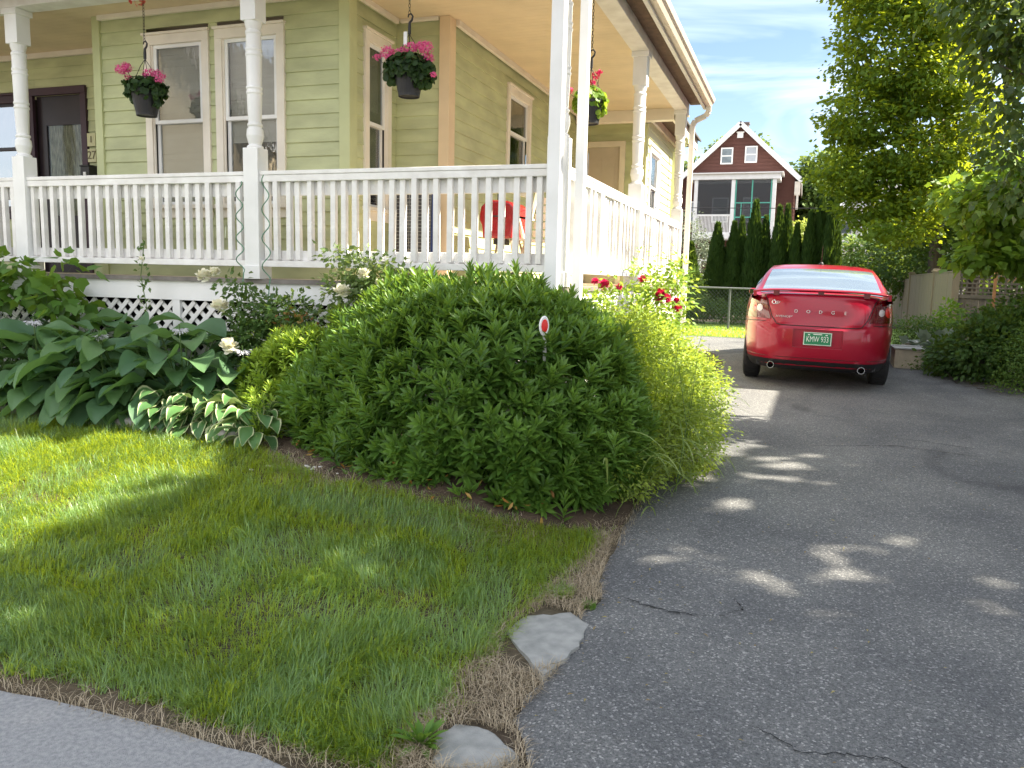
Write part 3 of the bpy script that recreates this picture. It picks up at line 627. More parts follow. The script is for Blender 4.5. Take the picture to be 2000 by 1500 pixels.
SX = Matrix(((0, -1, 0, -1.668), (1, 0, 0, 0), (0, 0, 1, 0), (0, 0, 0, 1)))
for a, b in ((5.85, 7.16), (7.24, 8.66), (8.74, 10.16), (10.24, 11.66)): lattice(a, b, .35, 1.34, SX)
# posts
def post(x, y, zt=3.92, m=white, s=.072):
    mb = MB(); mb.box(x-s, y-s, 1.55, x+s, y+s, 2.62); mb.box(x-s-.012, y-s-.012, 1.55, x+s+.012, y+s+.012, 1.66)
    mb.box(x-s, y-s, 3.62, x+s, y+s, zt-.03); mb.box(x-s-.018, y-s-.018, zt-.05, x+s+.018, y+s+.018, zt)
    # chamfered shoulders
    pr = [(.066, 2.61), (.068, 2.635), (.050, 2.65), (.058, 2.67), (.070, 2.72), (.066, 2.77), (.052, 2.79), (.062, 2.80), (.062, 2.815), (.052, 2.825), (.056, 2.9), (.060, 3.0), (.060, 3.05), (.066, 3.055), (.066, 3.07), (.060, 3.075), (.060, 3.09), (.066, 3.095), (.066, 3.11), (.060, 3.115),
          (.062, 3.25), (.063, 3.35), (.068, 3.355), (.068, 3.37), (.063, 3.375), (.063, 3.39), (.068, 3.395), (.068, 3.41), (.062, 3.415), (.061, 3.52), (.066, 3.525), (.066, 3.545), (.054, 3.555), (.060, 3.57), (.068, 3.60), (.070, 3.625)]
    mb.lathe(pr, (x, y, 0), 24)
    return mb.build('porch_post', m, house, smooth=False, bevel=.004)
XP = [-12.05, -9.475, -6.905, -4.335, -1.711]
for x in XP: post(x, 5.8)
post(-1.711, 8.70, 3.95); post(-1.711, 11.69, 3.95)
# railings: cap, sub rails, bottom rail and single balusters
def bal_mesh(name='baluster'):
    mb = MB(); h = .021; mb.box(-h, -h, 1.715, h, h, 2.345); me = bpy.data.meshes.new(name); me.from_pydata(mb.v, [], mb.f); me.materials.append(oldwhite); return me
BAL = bal_mesh()
def railing(p, q, nb, out):
    p = Vector(p); q = Vector(q); d = (q-p).normalized(); nrm = Vector(out); mb = MB()
    def B(off, z0, z1, wd, a=p, b=q): mb.bar(a+nrm*off+Vector((0, 0, (z0+z1)/2)), b+nrm*off+Vector((0, 0, (z0+z1)/2)), wd, z1-z0)
    B(.0, 2.40, 2.432, .105); B(.012, 2.345, 2.399, .07); B(-.02, 2.235, 2.344, .028); B(-.02, 1.705, 1.79, .028); B(.004, 1.653, 1.704, .085)
    r = mb.build('railing', oldwhite, house, bevel=.004)
    L = (q-p).length
    for i in range(nb):
        c = p+d*(L*(i+.55)/(nb+.1))+nrm*.016; o_ = bpy.data.objects.new('baluster', BAL); COL.objects.link(o_); o_.parent = r
        v = origin(house); o_.location = Vector((c.x-v.x, c.y-v.y, -v.z)); o_.rotation_euler = (random.gauss(0, .003), random.gauss(0, .0045), random.gauss(0, .05))
for a, b, nb in ((XP[1], XP[2], 22), (XP[2], XP[3], 22), (XP[3], XP[4], 24)): railing((a+.072, 5.8, 0), (b-.072, 5.8, 0), nb, (0, -1, 0))
railing((-1.711, 5.872, 0), (-1.711, 8.628, 0), 24, (1, 0, 0)); railing((-1.711, 8.772, 0), (-1.711, 11.618, 0), 24, (1, 0, 0))
# beams, soffit, gutter, roof
mb = MB(); mb.box(-12.5, 5.71, 3.921, -1.62, 5.889, 4.10); mb.box(-1.80, 5.889, 3.951, -1.622, 11.78, 4.10); mb.build('porch_beam', oldwhite, house, bevel=.004)
mb = MB(); mb.box(-3.2, 11.62, 3.83, -1.80, 11.76, 3.985); mb.build('porch_beam', cream, house, bevel=.004)
mb = MB(); mb.box(-12.5, 5.36, 4.055, -1.44, 5.709, 4.07); mb.box(-1.618, 5.709, 4.056, -1.441, 11.85, 4.071); mb.build('soffit', brownwood, house)
mb = MB(); mb.box(-12.5, 5.32, 3.99, -1.40, 5.36, 4.16); mb.box(-1.44, 5.361, 3.99, -1.40, 11.87, 4.16); mb.build('fascia', grey_fascia, house, bevel=.003)
def gutter(a, b, outv, m, z=4.02, name='gutter', w_=.11):
    a = Vector(a); b = Vector(b); o_ = Vector(outv); pr = [(0, 0), (.55, 0), (.72, .35), (.92, .55), (1, .8), (1, 1), (.92, 1), (.92, .83), (.66, .42), (.5, .08), (.06, .08), (.06, 1), (0, 1)]
    V = [p+o_*(u*w_)+Vector((0, 0, z+v*.12)) for p in (a, b) for u, v in pr]; n = len(pr); mb = MB()
    mb.add(V, [(i, (i+1) % n, n+(i+1) % n, n+i) for i in range(n)]+[tuple(range(n)), tuple(range(2*n-1, n-1, -1))]); return mb.build(name, m, house)
gutter((-12.5, 5.32, 0), (-1.29, 5.32, 0), (0, -1, 0), tanmetal); gutter((-1.40, 5.21, 0), (-1.40, 11.9, 0), (1, 0, 0), tanmetal)
mb = MB()
mb.add([(-12.5, 5.24, 4.17), (-1.33, 5.24, 4.17), (-1.33, 12.0, 4.17), (-3.2, 12.0, 4.95), (-3.2, 7.2, 4.95), (-12.5, 7.2, 4.95), (-12.5, 5.24, 4.14), (-1.33, 5.24, 4.14), (-1.33, 12.0, 4.14), (-3.2, 12.0, 4.92), (-3.2, 7.2, 4.92), (-12.5, 7.2, 4.92)],
       [(0, 1, 4, 5), (1, 2, 3, 4), (6, 11, 10, 7), (7, 10, 9, 8), (0, 6, 7, 1), (1, 7, 8, 2), (2, 8, 9, 3)]); mb.build('porch_roof', roofm, house)
mb = MB(); mb.box(-12.5, 7.2, 4.03, -3.23, 15.6, 7.3); mb.box(-3.235, 12.21, 4.2, -2.33, 15.6, 4.3); mb.box(-12.5, 7.24, .3, -6.6, 7.6, 1.5); mb.build('upper_storey', siding_m, house)
mb = MB(); mb.add([(-12.9, 6.8, 7.25), (-2.8, 6.8, 7.25), (-2.8, 16, 7.25), (-12.9, 16, 7.25), (-7.8, 6.8, 10), (-7.8, 16, 10)], [(0, 1, 4), (1, 2, 5, 4), (2, 3, 5), (3, 0, 4, 5), (3, 2, 1, 0)]); mb.build('roof', roofm, house)
# extension eave
mb = MB(); mb.box(-2.36, 11.95, 4.12, -2.02, 15.8, 4.16); mb.build('soffit', brownwood, house)
mb = MB(); mb.box(-2.02, 11.93, 4.05, -1.99, 15.8, 4.23); mb.box(-2.30, 11.9, 4.0, -2.255, 15.7, 4.118); mb.build('fascia', cream, house)
mb = MB(); mb.add([(-1.93, 11.9, 4.24), (-1.93, 15.85, 4.24), (-3.4, 15.85, 4.9), (-3.4, 11.9, 4.9), (-1.93, 11.9, 4.21), (-1.93, 15.85, 4.21), (-3.4, 15.85, 4.87), (-3.4, 11.9, 4.87)], [(0, 1, 2, 3), (7, 6, 5, 4), (0, 4, 5, 1), (0, 3, 7, 4), (1, 5, 6, 2)]); mb.build('roof', roofm, house)
# downspouts
def rpipe(pts, w_, d_, m, name='downspout'):
    mb = MB()
    for a, b in zip(pts[:-1], pts[1:]): mb.bar(a, b, w_, d_, up=(0, 1, 0))
    for k in range(1): pass
    return mb.build(name, m, house, bevel=.006)
rpipe([(-1.68, 5.60, .25), (-1.68, 5.60, 4.0)], .094, .085, white); rpipe([(-1.545, 5.79, .3), (-1.545, 5.79, 4.04)], .066, .07, white)
rpipe([(-1.36, 11.80, 4.03), (-1.36, 11.81, 3.95), (-1.40, 11.83, 3.90), (-1.54, 11.83, 3.84), (-1.575, 11.83, 3.77), (-1.575, 11.83, .3)], .07, .055, mat('warm_white_metal', (.74, .70, .62), .45, .08, 5))
rpipe([(-2.02, 14.5, 4.05), (-2.02, 14.5, 3.97), (-2.2, 14.5, 3.84), (-2.21, 14.5, .4)], .08, .06, mat('lime_trim', (.66, .70, .40)))
mb = MB(); mb.lathe([(0, -.06), (.05, -.06), (.055, .03), (.035, .07), (0, .07)], (0, 0, 0), 14); mb.v = [(-2.24+v[2], 12.06-v[0]*.0+v[1], 3.93+v[0]) for v in mb.v]; mb.bar((-2.24, 12.06, 3.93), (-2.30, 12.17, 3.97), .02, .02); mb.build('security_camera', blackp, house)

# ---------------------------------------------------------------- hanging baskets
gleaf = mat_leaf('shaded_geranium_leaf', (.015, .042, .012), (.04, .085, .02), (.08, .15, .02), .25, .55)  # eave shade put into the leaf colour of the front baskets
yleaf = mat_leaf('sunlit_geranium_leaf', (.09, .20, .02), (.20, .33, .04), (.45, .58, .04), .38, .5)  # same leaf with sunlight put into its colour, for the side porch basket
def basket(x, y, zt, zb, r, label, lm, zceil, heads, nl, spread, hl=.045):
    t = thing('hanging_basket', label, 'hanging basket', (x, y, zb), 0, 'geranium baskets hanging from the porch ceiling')
    mb = MB(); rb = r*.66
    mb.lathe([(rb*.9, zb+.012), (rb*.96, zb), (rb, zb), (rb*1.02, zb+.02), (r*.95, zt-.03), (r*.97, zt-.025), (r*1.03, zt-.022), (r*1.05, zt), (r*.97, zt), (r*.9, zt-.03), (0, zt-.03)], (x, y, 0), 28); mb.build('pot', blackp, t)
    # hanger: hook, wires, chain
    hk = MB(); zh = zt+.27
    for k in range(4):
        a = k*math.pi/2+.5; hk.tube([(x+r*math.cos(a), y+r*math.sin(a), zt), (x+r*.3*math.cos(a), y+r*.3*math.sin(a), zh-.06), (x, y, zh)], .0028, 5)
    hk.tube([(x, y, zh), (x, y, zh+.05), (x+.002, y, zh+.085), (x+.022, y, zh+.105), (x+.028, y, zh+.13), (x+.012, y, zh+.15), (x-.008, y, zh+.145), (x-.012, y, zh+.125)], [.012, .013, .010, .008, .007, .007, .006, .005], 8)
    hk.build('hook', blackp, t)
    ch = MB(); z = zh+.145; k = 0
    while z < zceil:
        pts = []
        for i in range(10):
            a = 2*math.pi*i/10; u = .0085*math.cos(a); v = .016*math.sin(a)+.014
            pts.append((x+(u if k % 2 == 0 else 0), y+(0 if k % 2 == 0 else u), z+v))
        ch.tube(pts, .0022, 5, closed=True); z += .0255; k += 1
    ch.build('chain', mat('dark_chain', (.08, .07, .06), .5, metal=.6), t)
    # foliage mound
    bl = [((x, y, zt+.03), (spread, spread, .10)), ((x-spread*.6, y, zt-.0), (spread*.5, spread*.5, .09)), ((x+spread*.6, y-.02, zt-.02), (spread*.5, spread*.5, .11))]
    C, Nn = ell_pts(bl, nl, .6); ax = unit(np.cross(Nn, rdir(len(C)))+Nn*.3-np.array([0, 0, .5]))
    leaves('foliage', lm, t, C, ax, Nn+np.array([0, 0, .3]), hl*(.7+.6*rng.random(len(C))), hl*1.1, T_ROUND)
    st = MB()
    for (dx, dz, hr, n, pm) in heads:
        dy = random.uniform(-.1, .02); c = np.array([x+dx, y+dy, zt+dz]); d = rdir(n); P = c+d*hr*(.5+.5*rng.random((n, 1)))*np.array([1, 1, .75])
        st.tube([(x+dx*.4, y+dy*.3, zt), (x+dx*.85, y+dy*.8, zt+dz*.6), tuple(c)], .002, 5)
        leaves('flower_head', pm, t, P, unit(np.cross(d, rdir(n))+d*.4), d, .017, .016, T_OVAL)
    st.build('flower_stems', gleaf, t)
    return t
PK, RD = petal_pink, petal_red
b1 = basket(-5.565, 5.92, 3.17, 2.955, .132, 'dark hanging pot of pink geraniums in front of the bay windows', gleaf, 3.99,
       [(-.17, .17, .06, 170, PK), (-.13, .19, .055, 150, PK), (-.21, .13, .035, 60, PK), (.06, .14, .06, 150, PK), (.13, .13, .06, 150, PK), (.17, .08, .04, 70, PK), (.0, .13, .03, 50, PK)], 420, .17)
mb = MB(); n = 60; c = np.array([-5.62, 5.9, 3.93]); d = rdir(n); leaves('flower_head', mat_leaf('petal_coral', (.75, .10, .10), (.8, .2, .15), (.8, .2, .1), .2), b1, c+d*.05*np.array([1, 1, .6]), d+.2, d, .03, .025, T_OVAL)
s_=1
b2 = basket(-2.985, 5.92, 3.19, 2.99, .125, 'fullest hanging pot of pink geraniums with a white plant tag beside the corner posts', gleaf, 3.99,
       [(-.19, .15, .065, 180, PK), (-.15, .10, .05, 120, PK), (-.23, .09, .03, 50, PK), (-.05, .13, .06, 150, PK), (.05, .15, .055, 120, PK), (.12, .17, .05, 120, PK), (.17, .14, .065, 170, PK), (.18, .07, .05, 110, PK), (.15, .01, .035, 60, PK), (.10, .08, .03, 50, PK), (.24, -.06, .025, 40, PK)], 620, .19)
mb = MB(); mb.box(-3.015, 5.88, 3.37, -2.985, 5.884, 3.47); mb.build('plant_tag', white, b2)
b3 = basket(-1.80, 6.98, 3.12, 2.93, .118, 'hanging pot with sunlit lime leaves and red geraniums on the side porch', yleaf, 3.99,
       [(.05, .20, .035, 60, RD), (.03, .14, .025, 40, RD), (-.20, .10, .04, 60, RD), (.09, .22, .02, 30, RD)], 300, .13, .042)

# ---------------------------------------------------------------- porch objects
t = thing('barrel_grill', 'red enamel charcoal grill on splayed legs behind the porch railing', 'grill', (-2.79, 7.62, 1.55))
mb = MB(); V = []; n = 26
prof = [(-.5, .0), (-.44, -.12), (-.40, -.42), (.40, -.42), (.44, -.12), (.5, .0), (.5, .12), (.46, .30), (.34, .40), (.15, .44), (-.15, .44), (-.34, .40), (-.46, .30), (-.5, .12)]
for yy, s in ((-.21, .92), (-.20, 1), (.20, 1), (.21, .92)):
    for u, v in prof: V.append((-2.79+u*.37*s, 7.62+yy, 2.16+v*.42*s))
n = len(prof); mb.add(V, [(k*n+i, k*n+(i+1) % n, (k+1)*n+(i+1) % n, (k+1)*n+i) for k in range(3) for i in range(n)]+[tuple(range(n))[::-1], tuple(range(3*n, 4*n))]); mb.build('body', red_enamel, t, bevel=.01)
mb = MB(); mb.box(-2.86, 7.5, 1.93, -2.76, 7.7, 1.982); mb.tube([(-2.9, 7.40, 2.19), (-2.9, 7.37, 2.19), (-2.70, 7.37, 2.19), (-2.70, 7.40, 2.19)], .008, 6); mb.tube([(-2.85, 7.62, 2.34), (-2.85, 7.62, 2.42)], .02, 8); mb.build('ash_catcher', blackp, t)
tl = mat('tan_legs', (.45, .38, .28), .5, .1, 8)
for sx in (-1, 1):
    for sy in (-1, 1): mb = MB(); mb.tube([(-2.79+sx*.11, 7.62+sy*.12, 2.0), (-2.79+sx*.21, 7.62+sy*.19, 1.56)], .012, 8); mb.build('leg', tl, t)
mb = MB(); mb.tube([(-2.96, 7.45, 1.66), (-2.62, 7.79, 1.66)], .006, 6); mb.tube([(-2.62, 7.45, 1.66), (-2.96, 7.79, 1.66)], .006, 6); mb.build('brace', tl, t)
for dy in (-.22, .22): mb = MB(); mb.lathe([(0, -.015), (.055, -.015), (.06, 0), (.055, .015), (0, .015)], (0, 0, 0), 18); mb.v = [(-2.60+v[0], 7.62+dy+v[2], 1.61+v[1]) for v in mb.v]; mb.build('wheel', blackp, t)
t = thing('folding_chair', 'cream folding porch chair with slats to the right of the red grill', 'chair', (-2.42, 7.75, 1.55))
cw_ = mat('chair_cream', (.70, .62, .50), .6, .1, 8)
mb = MB()
for k in range(5): mb.bar((-2.62, 7.55+k*.09, 1.98), (-2.20, 7.55+k*.09, 1.97), .07, .018)
mb.build('seat', cw_, t)
mb = MB()
for k in range(5): mb.bar((-2.62, 8.0+k*.03, 2.06+k*.085), (-2.20, 8.0+k*.03, 2.06+k*.085), .018, .065)
mb.build('backrest', cw_, t)
for x in (-2.63, -2.19):
    mb = MB(); mb.bar((x, 7.52, 1.56), (x, 8.16, 2.50), .025, .03); mb.build('leg', cw_, t); mb = MB(); mb.bar((x+.028, 8.05, 1.56), (x+.028, 7.5, 2.17), .025, .03); mb.build('leg', cw_, t); mb = MB(); mb.bar((x, 7.45, 2.19), (x, 8.0, 2.2), .05, .02); mb.build('armrest', cw_, t)
t = thing('folded_cart', 'dark wire cart with a blue tubular frame standing in the porch corner', 'cart', (-3.5, 7.05, 1.55))
blue = mat('blue_tube', (.03, .05, .18), .4)
mb = MB(); mb.tube([(-3.71, 7.02, 1.58), (-3.71, 7.06, 2.36), (-3.67, 7.07, 2.41), (-3.35, 7.07, 2.41), (-3.30, 7.06, 2.36), (-3.30, 7.02, 1.58)], .012, 8); mb.tube([(-3.27, 7.0, 1.6), (-3.25, 7.05, 2.3)], .018, 8); mb.build('frame', blue, t)
mb = MB()
for k in range(22): mb.tube([(-3.70, 7.035, 1.65+k*.034), (-3.31, 7.035, 1.65+k*.034)], .003, 4)
for k in range(9): mb.tube([(-3.68+k*.045, 7.04, 1.62), (-3.68+k*.045, 7.05, 2.40)], .003, 4)
mb.box(-3.695, 7.055, 1.60, -3.315, 7.07, 2.39, mi=1); mb.build('wire_panel', [steel, mat('grey_cloth', (.10, .10, .11), .9)], t)
# spirals
def spiral(x, y, z0, z1, label, r=.032, turns=4.2, ph=0.):
    t = thing('spiral_stake', label, 'plant stake', (x, y, z0), 0, 'green spiral plant stakes at the porch railing'); n = 110; p = []
    for i in range(n): u = i/(n-1); a = ph+turns*2*math.pi*u; rr = r*(1-.25*u); p.append((x+rr*math.cos(a), y+rr*math.sin(a), z0+(z1-z0)*u))
    mb = MB(); mb.tube(p, .0045, 6); mb.tube([(x+r*math.cos(ph), y+r*math.sin(ph), z0), (x, y, z0-.25), (x, y, z0-1.1)], .0045, 6); mb.build('wire', greenwire, t, smooth=True)
spiral(-4.375, 5.63, 1.60, 2.34, 'green spiral wire stake left of the middle porch post')
spiral(-4.12, 5.63, 1.56, 2.38, 'green spiral wire stake right of the middle porch post', .034, 3.6, 1.2)
# reflector
t = thing('driveway_reflector', 'red oval reflector in a white rim on a stake above the big shrub', 'reflector', (-1.49, 4.95, .3))
mb = MB(); mb.lathe([(0, -.006), (.034, -.006), (.040, 0), (.034, .006), (.028, .004), (0, .004)], (0, 0, 0), 24)
Mr = Matrix.Translation((-1.430, 4.63, 1.327))@Matrix.Rotation(D2R(58), 4, 'Z')@Matrix.Rotation(D2R(90), 4, 'X')@Matrix.Scale(1.5, 4, (0, 1, 0))
mb.v = [tuple(Mr@Vector(v)) for v in mb.v]; mb.build('rim', white, t)
mb = MB(); mb.lathe([(0, .0062), (.026, .0062), (.022, .009), (0, .010)], (0, 0, 0), 24); mb.v = [tuple(Mr@Vector(v)) for v in mb.v]; mb.build('lens', mat('red_reflector', (.7, .02, .02), .25, .1, 90), t)
mb = MB(); mb.bar((-1.50, 5.02, .3), (-1.432, 4.645, 1.28), .022, .006); mb.build('stake', white, t)

# ================================================================== GARDEN
# bed soil mound under the plants
mb = MB(); xs = np.linspace(-11, -.95, 80); V = []; mm = 7
for x in xs:
    ye = float(bed_edge(x)); yb = 5.75 if x < -1.7 else 8.2
    for k in range(mm):
        u = k/(mm-1); y = ye+.02+(yb-ye)*u; V.append((x, y, float(G(x, y))+.055*math.sin(math.pi*min(u*1.4, 1))+.02*float(vnoise(np.array(x*9), np.array(y*9)))))
mb.add(V, [(i*mm+k, (i+1)*mm+k, (i+1)*mm+k+1, i*mm+k+1) for i in range(len(xs)-1) for k in range(mm-1)])
tag(mb.build('garden_bed_soil', soil_material(), smooth=True), kind='structure')
# edging stones: each its own thing
stones = [(-7.6, 5.0, .13), (-7.28, 5.0, .15), (-6.95, 5.02, .12), (-6.62, 5.0, .15), (-6.25, 5.0, .12), (-5.9, 4.98, .14), (-5.55, 4.99, .12), (-5.2, 4.97, .15), (-4.85, 4.96, .13), (-4.5, 4.95, .14), (-4.15, 4.93, .11), (-3.85, 4.86, .10)]
for i, (x, y, r) in enumerate(stones):
    V = []; me = bpy.data.meshes.new('stone'); mb = MB(); nseg, nr = 12, 7
    for a in range(nr+1):
        ph = -math.pi/2+math.pi*a/nr
        for k in range(nseg):
            th = 2*math.pi*k/nseg; n_ = 1+.22*(float(vnoise(np.array(th*2+i*7), np.array(ph*2+i)))-.5)
            c, s = math.cos(ph), math.sin(ph)
            V.append((r*1.15*n_*math.copysign(abs(c)**.6, c)*math.copysign(abs(math.cos(th))**.6, math.cos(th)), r*.6*n_*abs(c)**.6*math.copysign(abs(math.sin(th))**.6, math.sin(th)), .055*n_*math.copysign(abs(s)**.6, s)))
    mb.add(V, [(a*nseg+k, a*nseg+(k+1) % nseg, (a+1)*nseg+(k+1) % nseg, (a+1)*nseg+k) for a in range(nr) for k in range(nseg)])
    o = mb.build('edging_stone', stone_m, smooth=True, world=False); o.location = (x, y-.10, float(G(x, y))+.035); o.rotation_euler = (0, .05, random.uniform(-.15, .15))
    tag(o, 'flat grey edging stone in the row between the lawn and the hostas', 'edging stone', 'edging stones along the garden bed')
# white pebbles on the bare soil
for i in range(14):
    x = -2.95+random.gauss(0, .17); y = 4.36+random.gauss(0, .09); r = random.uniform(.010, .020); mb = MB(); V = []
    for a in range(5):
        ph = -1.4+2.8*a/4
        for k in range(7): th = 6.283*k/7; V.append((r*1.3*math.cos(ph)*math.cos(th)*random.uniform(.85, 1.1), r*math.cos(ph)*math.sin(th)*random.uniform(.85, 1.1), r*.5*math.sin(ph)))
    mb.add(V, [(a*7+k, a*7+(k+1) % 7, (a+1)*7+(k+1) % 7, (a+1)*7+k) for a in range(4) for k in range(7)]+[tuple(range(28, 35))])
    o = mb.build('pebble', mat('white_pebble', (.62, .60, .56), .8, .2, 30), smooth=True, world=False); o.location = (x, y, float(G(x, y))+.012)
    tag(o, 'small white pebble on the bare soil left of the big shrub', 'pebble', 'white pebbles on bare soil')

# arching strap / heart leaves built from a curved grid
def arc_leaf(L, W, e0, e1, cup, ns=9, nt=6, heart=True, corr=.0, wave=0.):
    V = []; E_ = []; x = z = 0.; ds = L/ns; ph = random.random()*6
    for i in range(ns+1):
        s = i/ns; e = e0+(e1-e0)*s
        if i: x += math.cos(e)*ds; z += math.sin(e)*ds
        wd = W*(math.sin(math.pi*min(1, max(0, s))**(.62 if heart else .9)))**(.75 if heart else 1.0)+.0015
        if heart and i == 0: wd = W*.35
        for j in range(nt+1):
            t_ = -1+2*j/nt; up = cup*t_*t_*wd*1.4+corr*math.cos(t_*14)*(1-s*.6)+wave*math.sin(s*9+ph+2*t_)*abs(t_)*wd
            V.append((x-math.sin(e)*up-(.18*L*t_*t_ if heart and i == 0 else 0), t_*wd, z+math.cos(e)*up)); E_.append(abs(t_))
    F = [(i*(nt+1)+j, (i+1)*(nt+1)+j, (i+1)*(nt+1)+j+1, i*(nt+1)+j+1) for i in range(ns) for j in range(nt)]
    return V, F, E_
def leaf_clump(name, lab, cat, c, specs, m, stem_m, group=None, rzs=None):
    """specs: list of (azimuth, base offset, petiole length, petiole elevation, L, W, e0, e1, cup, corr, wave, heart)"""
    t = thing(name, lab, cat, c, 0, group); V = []; F = []; E_ = []; R_ = []; st = MB()
    for (az, off, pl, pe, L, W, e0, e1, cup, corr, wave, heart) in specs:
        ca, sa = math.cos(az), math.sin(az); bx_ = off*ca; by = off*sa
        tx = off+pl*math.cos(pe); tz = pl*math.sin(pe)
        if pl > .03: st.tube([(bx_, by, 0), (ca*(off+pl*.5*math.cos(pe+.15)), sa*(off+pl*.5*math.cos(pe+.15)), pl*.5*math.sin(pe+.15)), (ca*tx, sa*tx, tz)], [.007, .006, .004], 5)
        v, f, e = arc_leaf(L, W, e0, e1, cup, heart=heart, corr=corr, wave=wave); b_ = len(V); tw = random.gauss(0, .25)
        for (x, y, z) in v:
            y2 = y*math.cos(tw)-0*z; z2 = z+y*math.sin(tw); X = tx+x
            V.append((X*ca-y2*sa, X*sa+y2*ca, tz+z2))
        F += [tuple(b_+i for i in q) for q in f]; E_ += e; R_ += [random.random()]*len(f)
    me = bpy.data.meshes.new('foliage'); me.from_pydata(V, [], F); me.polygons.foreach_set('use_smooth', [True]*len(F))
    a = me.attributes.new('rnd', 'FLOAT', 'FACE'); a.data.foreach_set('value', R_); a = me.attributes.new('edge', 'FLOAT', 'POINT'); a.data.foreach_set('value', E_)
    link('foliage', me, m, t)
    if st.v: st.build('leaf_stems', stem_m, t, world=False)
    return t
hosta_m = mat_leaf('hosta_leaf', (.07, .15, .080), (.14, .25, .10), (.22, .40, .08), .30, .45, .35)
hosta_y = mat_leaf('hosta_edge_leaf', (.07, .15, .07), (.11, .20, .06), (.2, .35, .06), .25, .42, .4)
var_m = mat_leaf('variegated_leaf', (.07, .16, .06), (.10, .22, .06), (.3, .4, .12), .22, .45, .35, edge=((.50, .54, .30), .76))
stem_m = mat_leaf('stem_green', (.10, .17, .05), (.14, .22, .07), (.2, .3, .05), .15, .5)
def hosta(x, y, n, R_, H_, L0, lab, m=hosta_m, z=None):
    sp = []
    for i in range(n):
        u = i/n; az = i*2.39996+random.gauss(0, .2); pe = 1.35-1.15*u**.8+random.gauss(0, .06); pl = H_*(1.0-.25*u)*random.uniform(.85, 1.1)
        L = L0*random.uniform(.75, 1.15); sp.append((az, .03+.05*u, pl*(.9 if u < .6 else .75), pe, L, L*.37*random.uniform(.85, 1.1), .55-.9*u+random.gauss(0, .12), -.5-.55*u+random.gauss(0, .12), .32, .0065, .13, True))
    return leaf_clump('hosta', lab, 'hosta', (x, y, float(G(x, y))+.05 if z is None else z), sp, m, stem_m, 'large blue-green hostas in the front bed')
hosta(-6.60, 5.30, 60, .5, .74, .33, 'large blue green hosta at the left edge under the climbing vine')
hosta(-5.95, 5.36, 60, .5, .76, .34, 'large blue green hosta below the white flower cluster at the left')
hosta(-5.35, 5.34, 64, .6, .76, .35, 'large blue green hosta in the middle of the bed before the lattice')
hosta(-4.72, 5.33, 64, .6, .70, .34, 'large blue green hosta before the lattice post nearest to the round white rose')
hosta(-4.2, 5.38, 44, .5, .50, .29, 'blue green hosta directly below the round white rose')
hosta(-5.12, 5.10, 30, .4, .36, .29, 'low blue green hosta drooping over the lawn edge between the striped hostas')
hosta(-5.75, 5.10, 30, .4, .40, .28, 'low blue green hosta drooping over the stones at the left')
hosta(-7.3, 5.3, 50, .5, .66, .31, 'blue green hosta at the far left beyond the porch post')
def vhosta(x, y, n, L0, lab):
    sp = []
    for i in range(n):
        u = i/n; az = i*2.39996+random.gauss(0, .2); L = L0*random.uniform(.7, 1.15)
        sp.append((az, .02+.05*u, .10+.14*(1-u), 1.25-1.0*u, L*1.1, L*.25, .75-.7*u+random.gauss(0, .2), -.75-.4*u, .18, .002, .25, False))
    leaf_clump('variegated_hosta', lab, 'striped hosta', (x, y, float(G(x, y))+.04), sp, var_m, stem_m, 'striped hostas along the lawn edge')
vhosta(-6.25, 5.02, 44, .20, 'small striped cream and green hosta at the left end of the stones')
vhosta(-4.50, 5.0, 56, .20, 'striped cream and green hosta in the middle below the blue hostas')
vhosta(-4.25, 4.98, 60, .21, 'striped cream and green hosta right of the middle one')
vhosta(-3.95, 5.04, 74, .24, 'largest striped cream and green hosta touching the big shrub')
vhosta(-3.62, 4.84, 44, .21, 'striped cream and green hosta at the lawn corner of the big shrub')
# white hosta bloom spikes
lilac = mat_leaf('pale_bloom', (.62, .60, .66), (.78, .77, .80), (.7, .7, .75), .3, .6)
for (x, y, z, lab) in [(-5.97, 5.02, 1.20, 'white flower cluster over the hosta at the left'), (-5.25, 5.0, 1.12, 'white flower cluster over the hosta second from the left'), (-4.46, 5.0, 1.20, 'pale lilac flower cluster standing over the hosta below the lattice post'), (-6.4, 5.05, 1.18, 'white flower cluster beside the climbing vine leaves'), (-4.0, 5.15, 1.05, 'white flower cluster between the hosta and the dark rose leaves')]:
    t = thing('flower_spike', lab, 'flower spike', (x, y, z-.75)); mb = MB(); mb.tube([(x, y, z-.75), (x+.02, y, z-.3), (x, y, z)], .005, 5); mb.build('stalk', stem_m, t)
    n = 80; d = rdir(n); d[:, 2] = -np.abs(d[:, 2])*.6+.2; P = np.array([x, y, z-.04])+d*.055*rng.random((n, 1))*np.array([1, 1, 1.1])
    leaves('blooms', lilac, t, P, unit(d+np.array([0, 0, -.3])), rdir(n), .034, .009, T_LANCE)

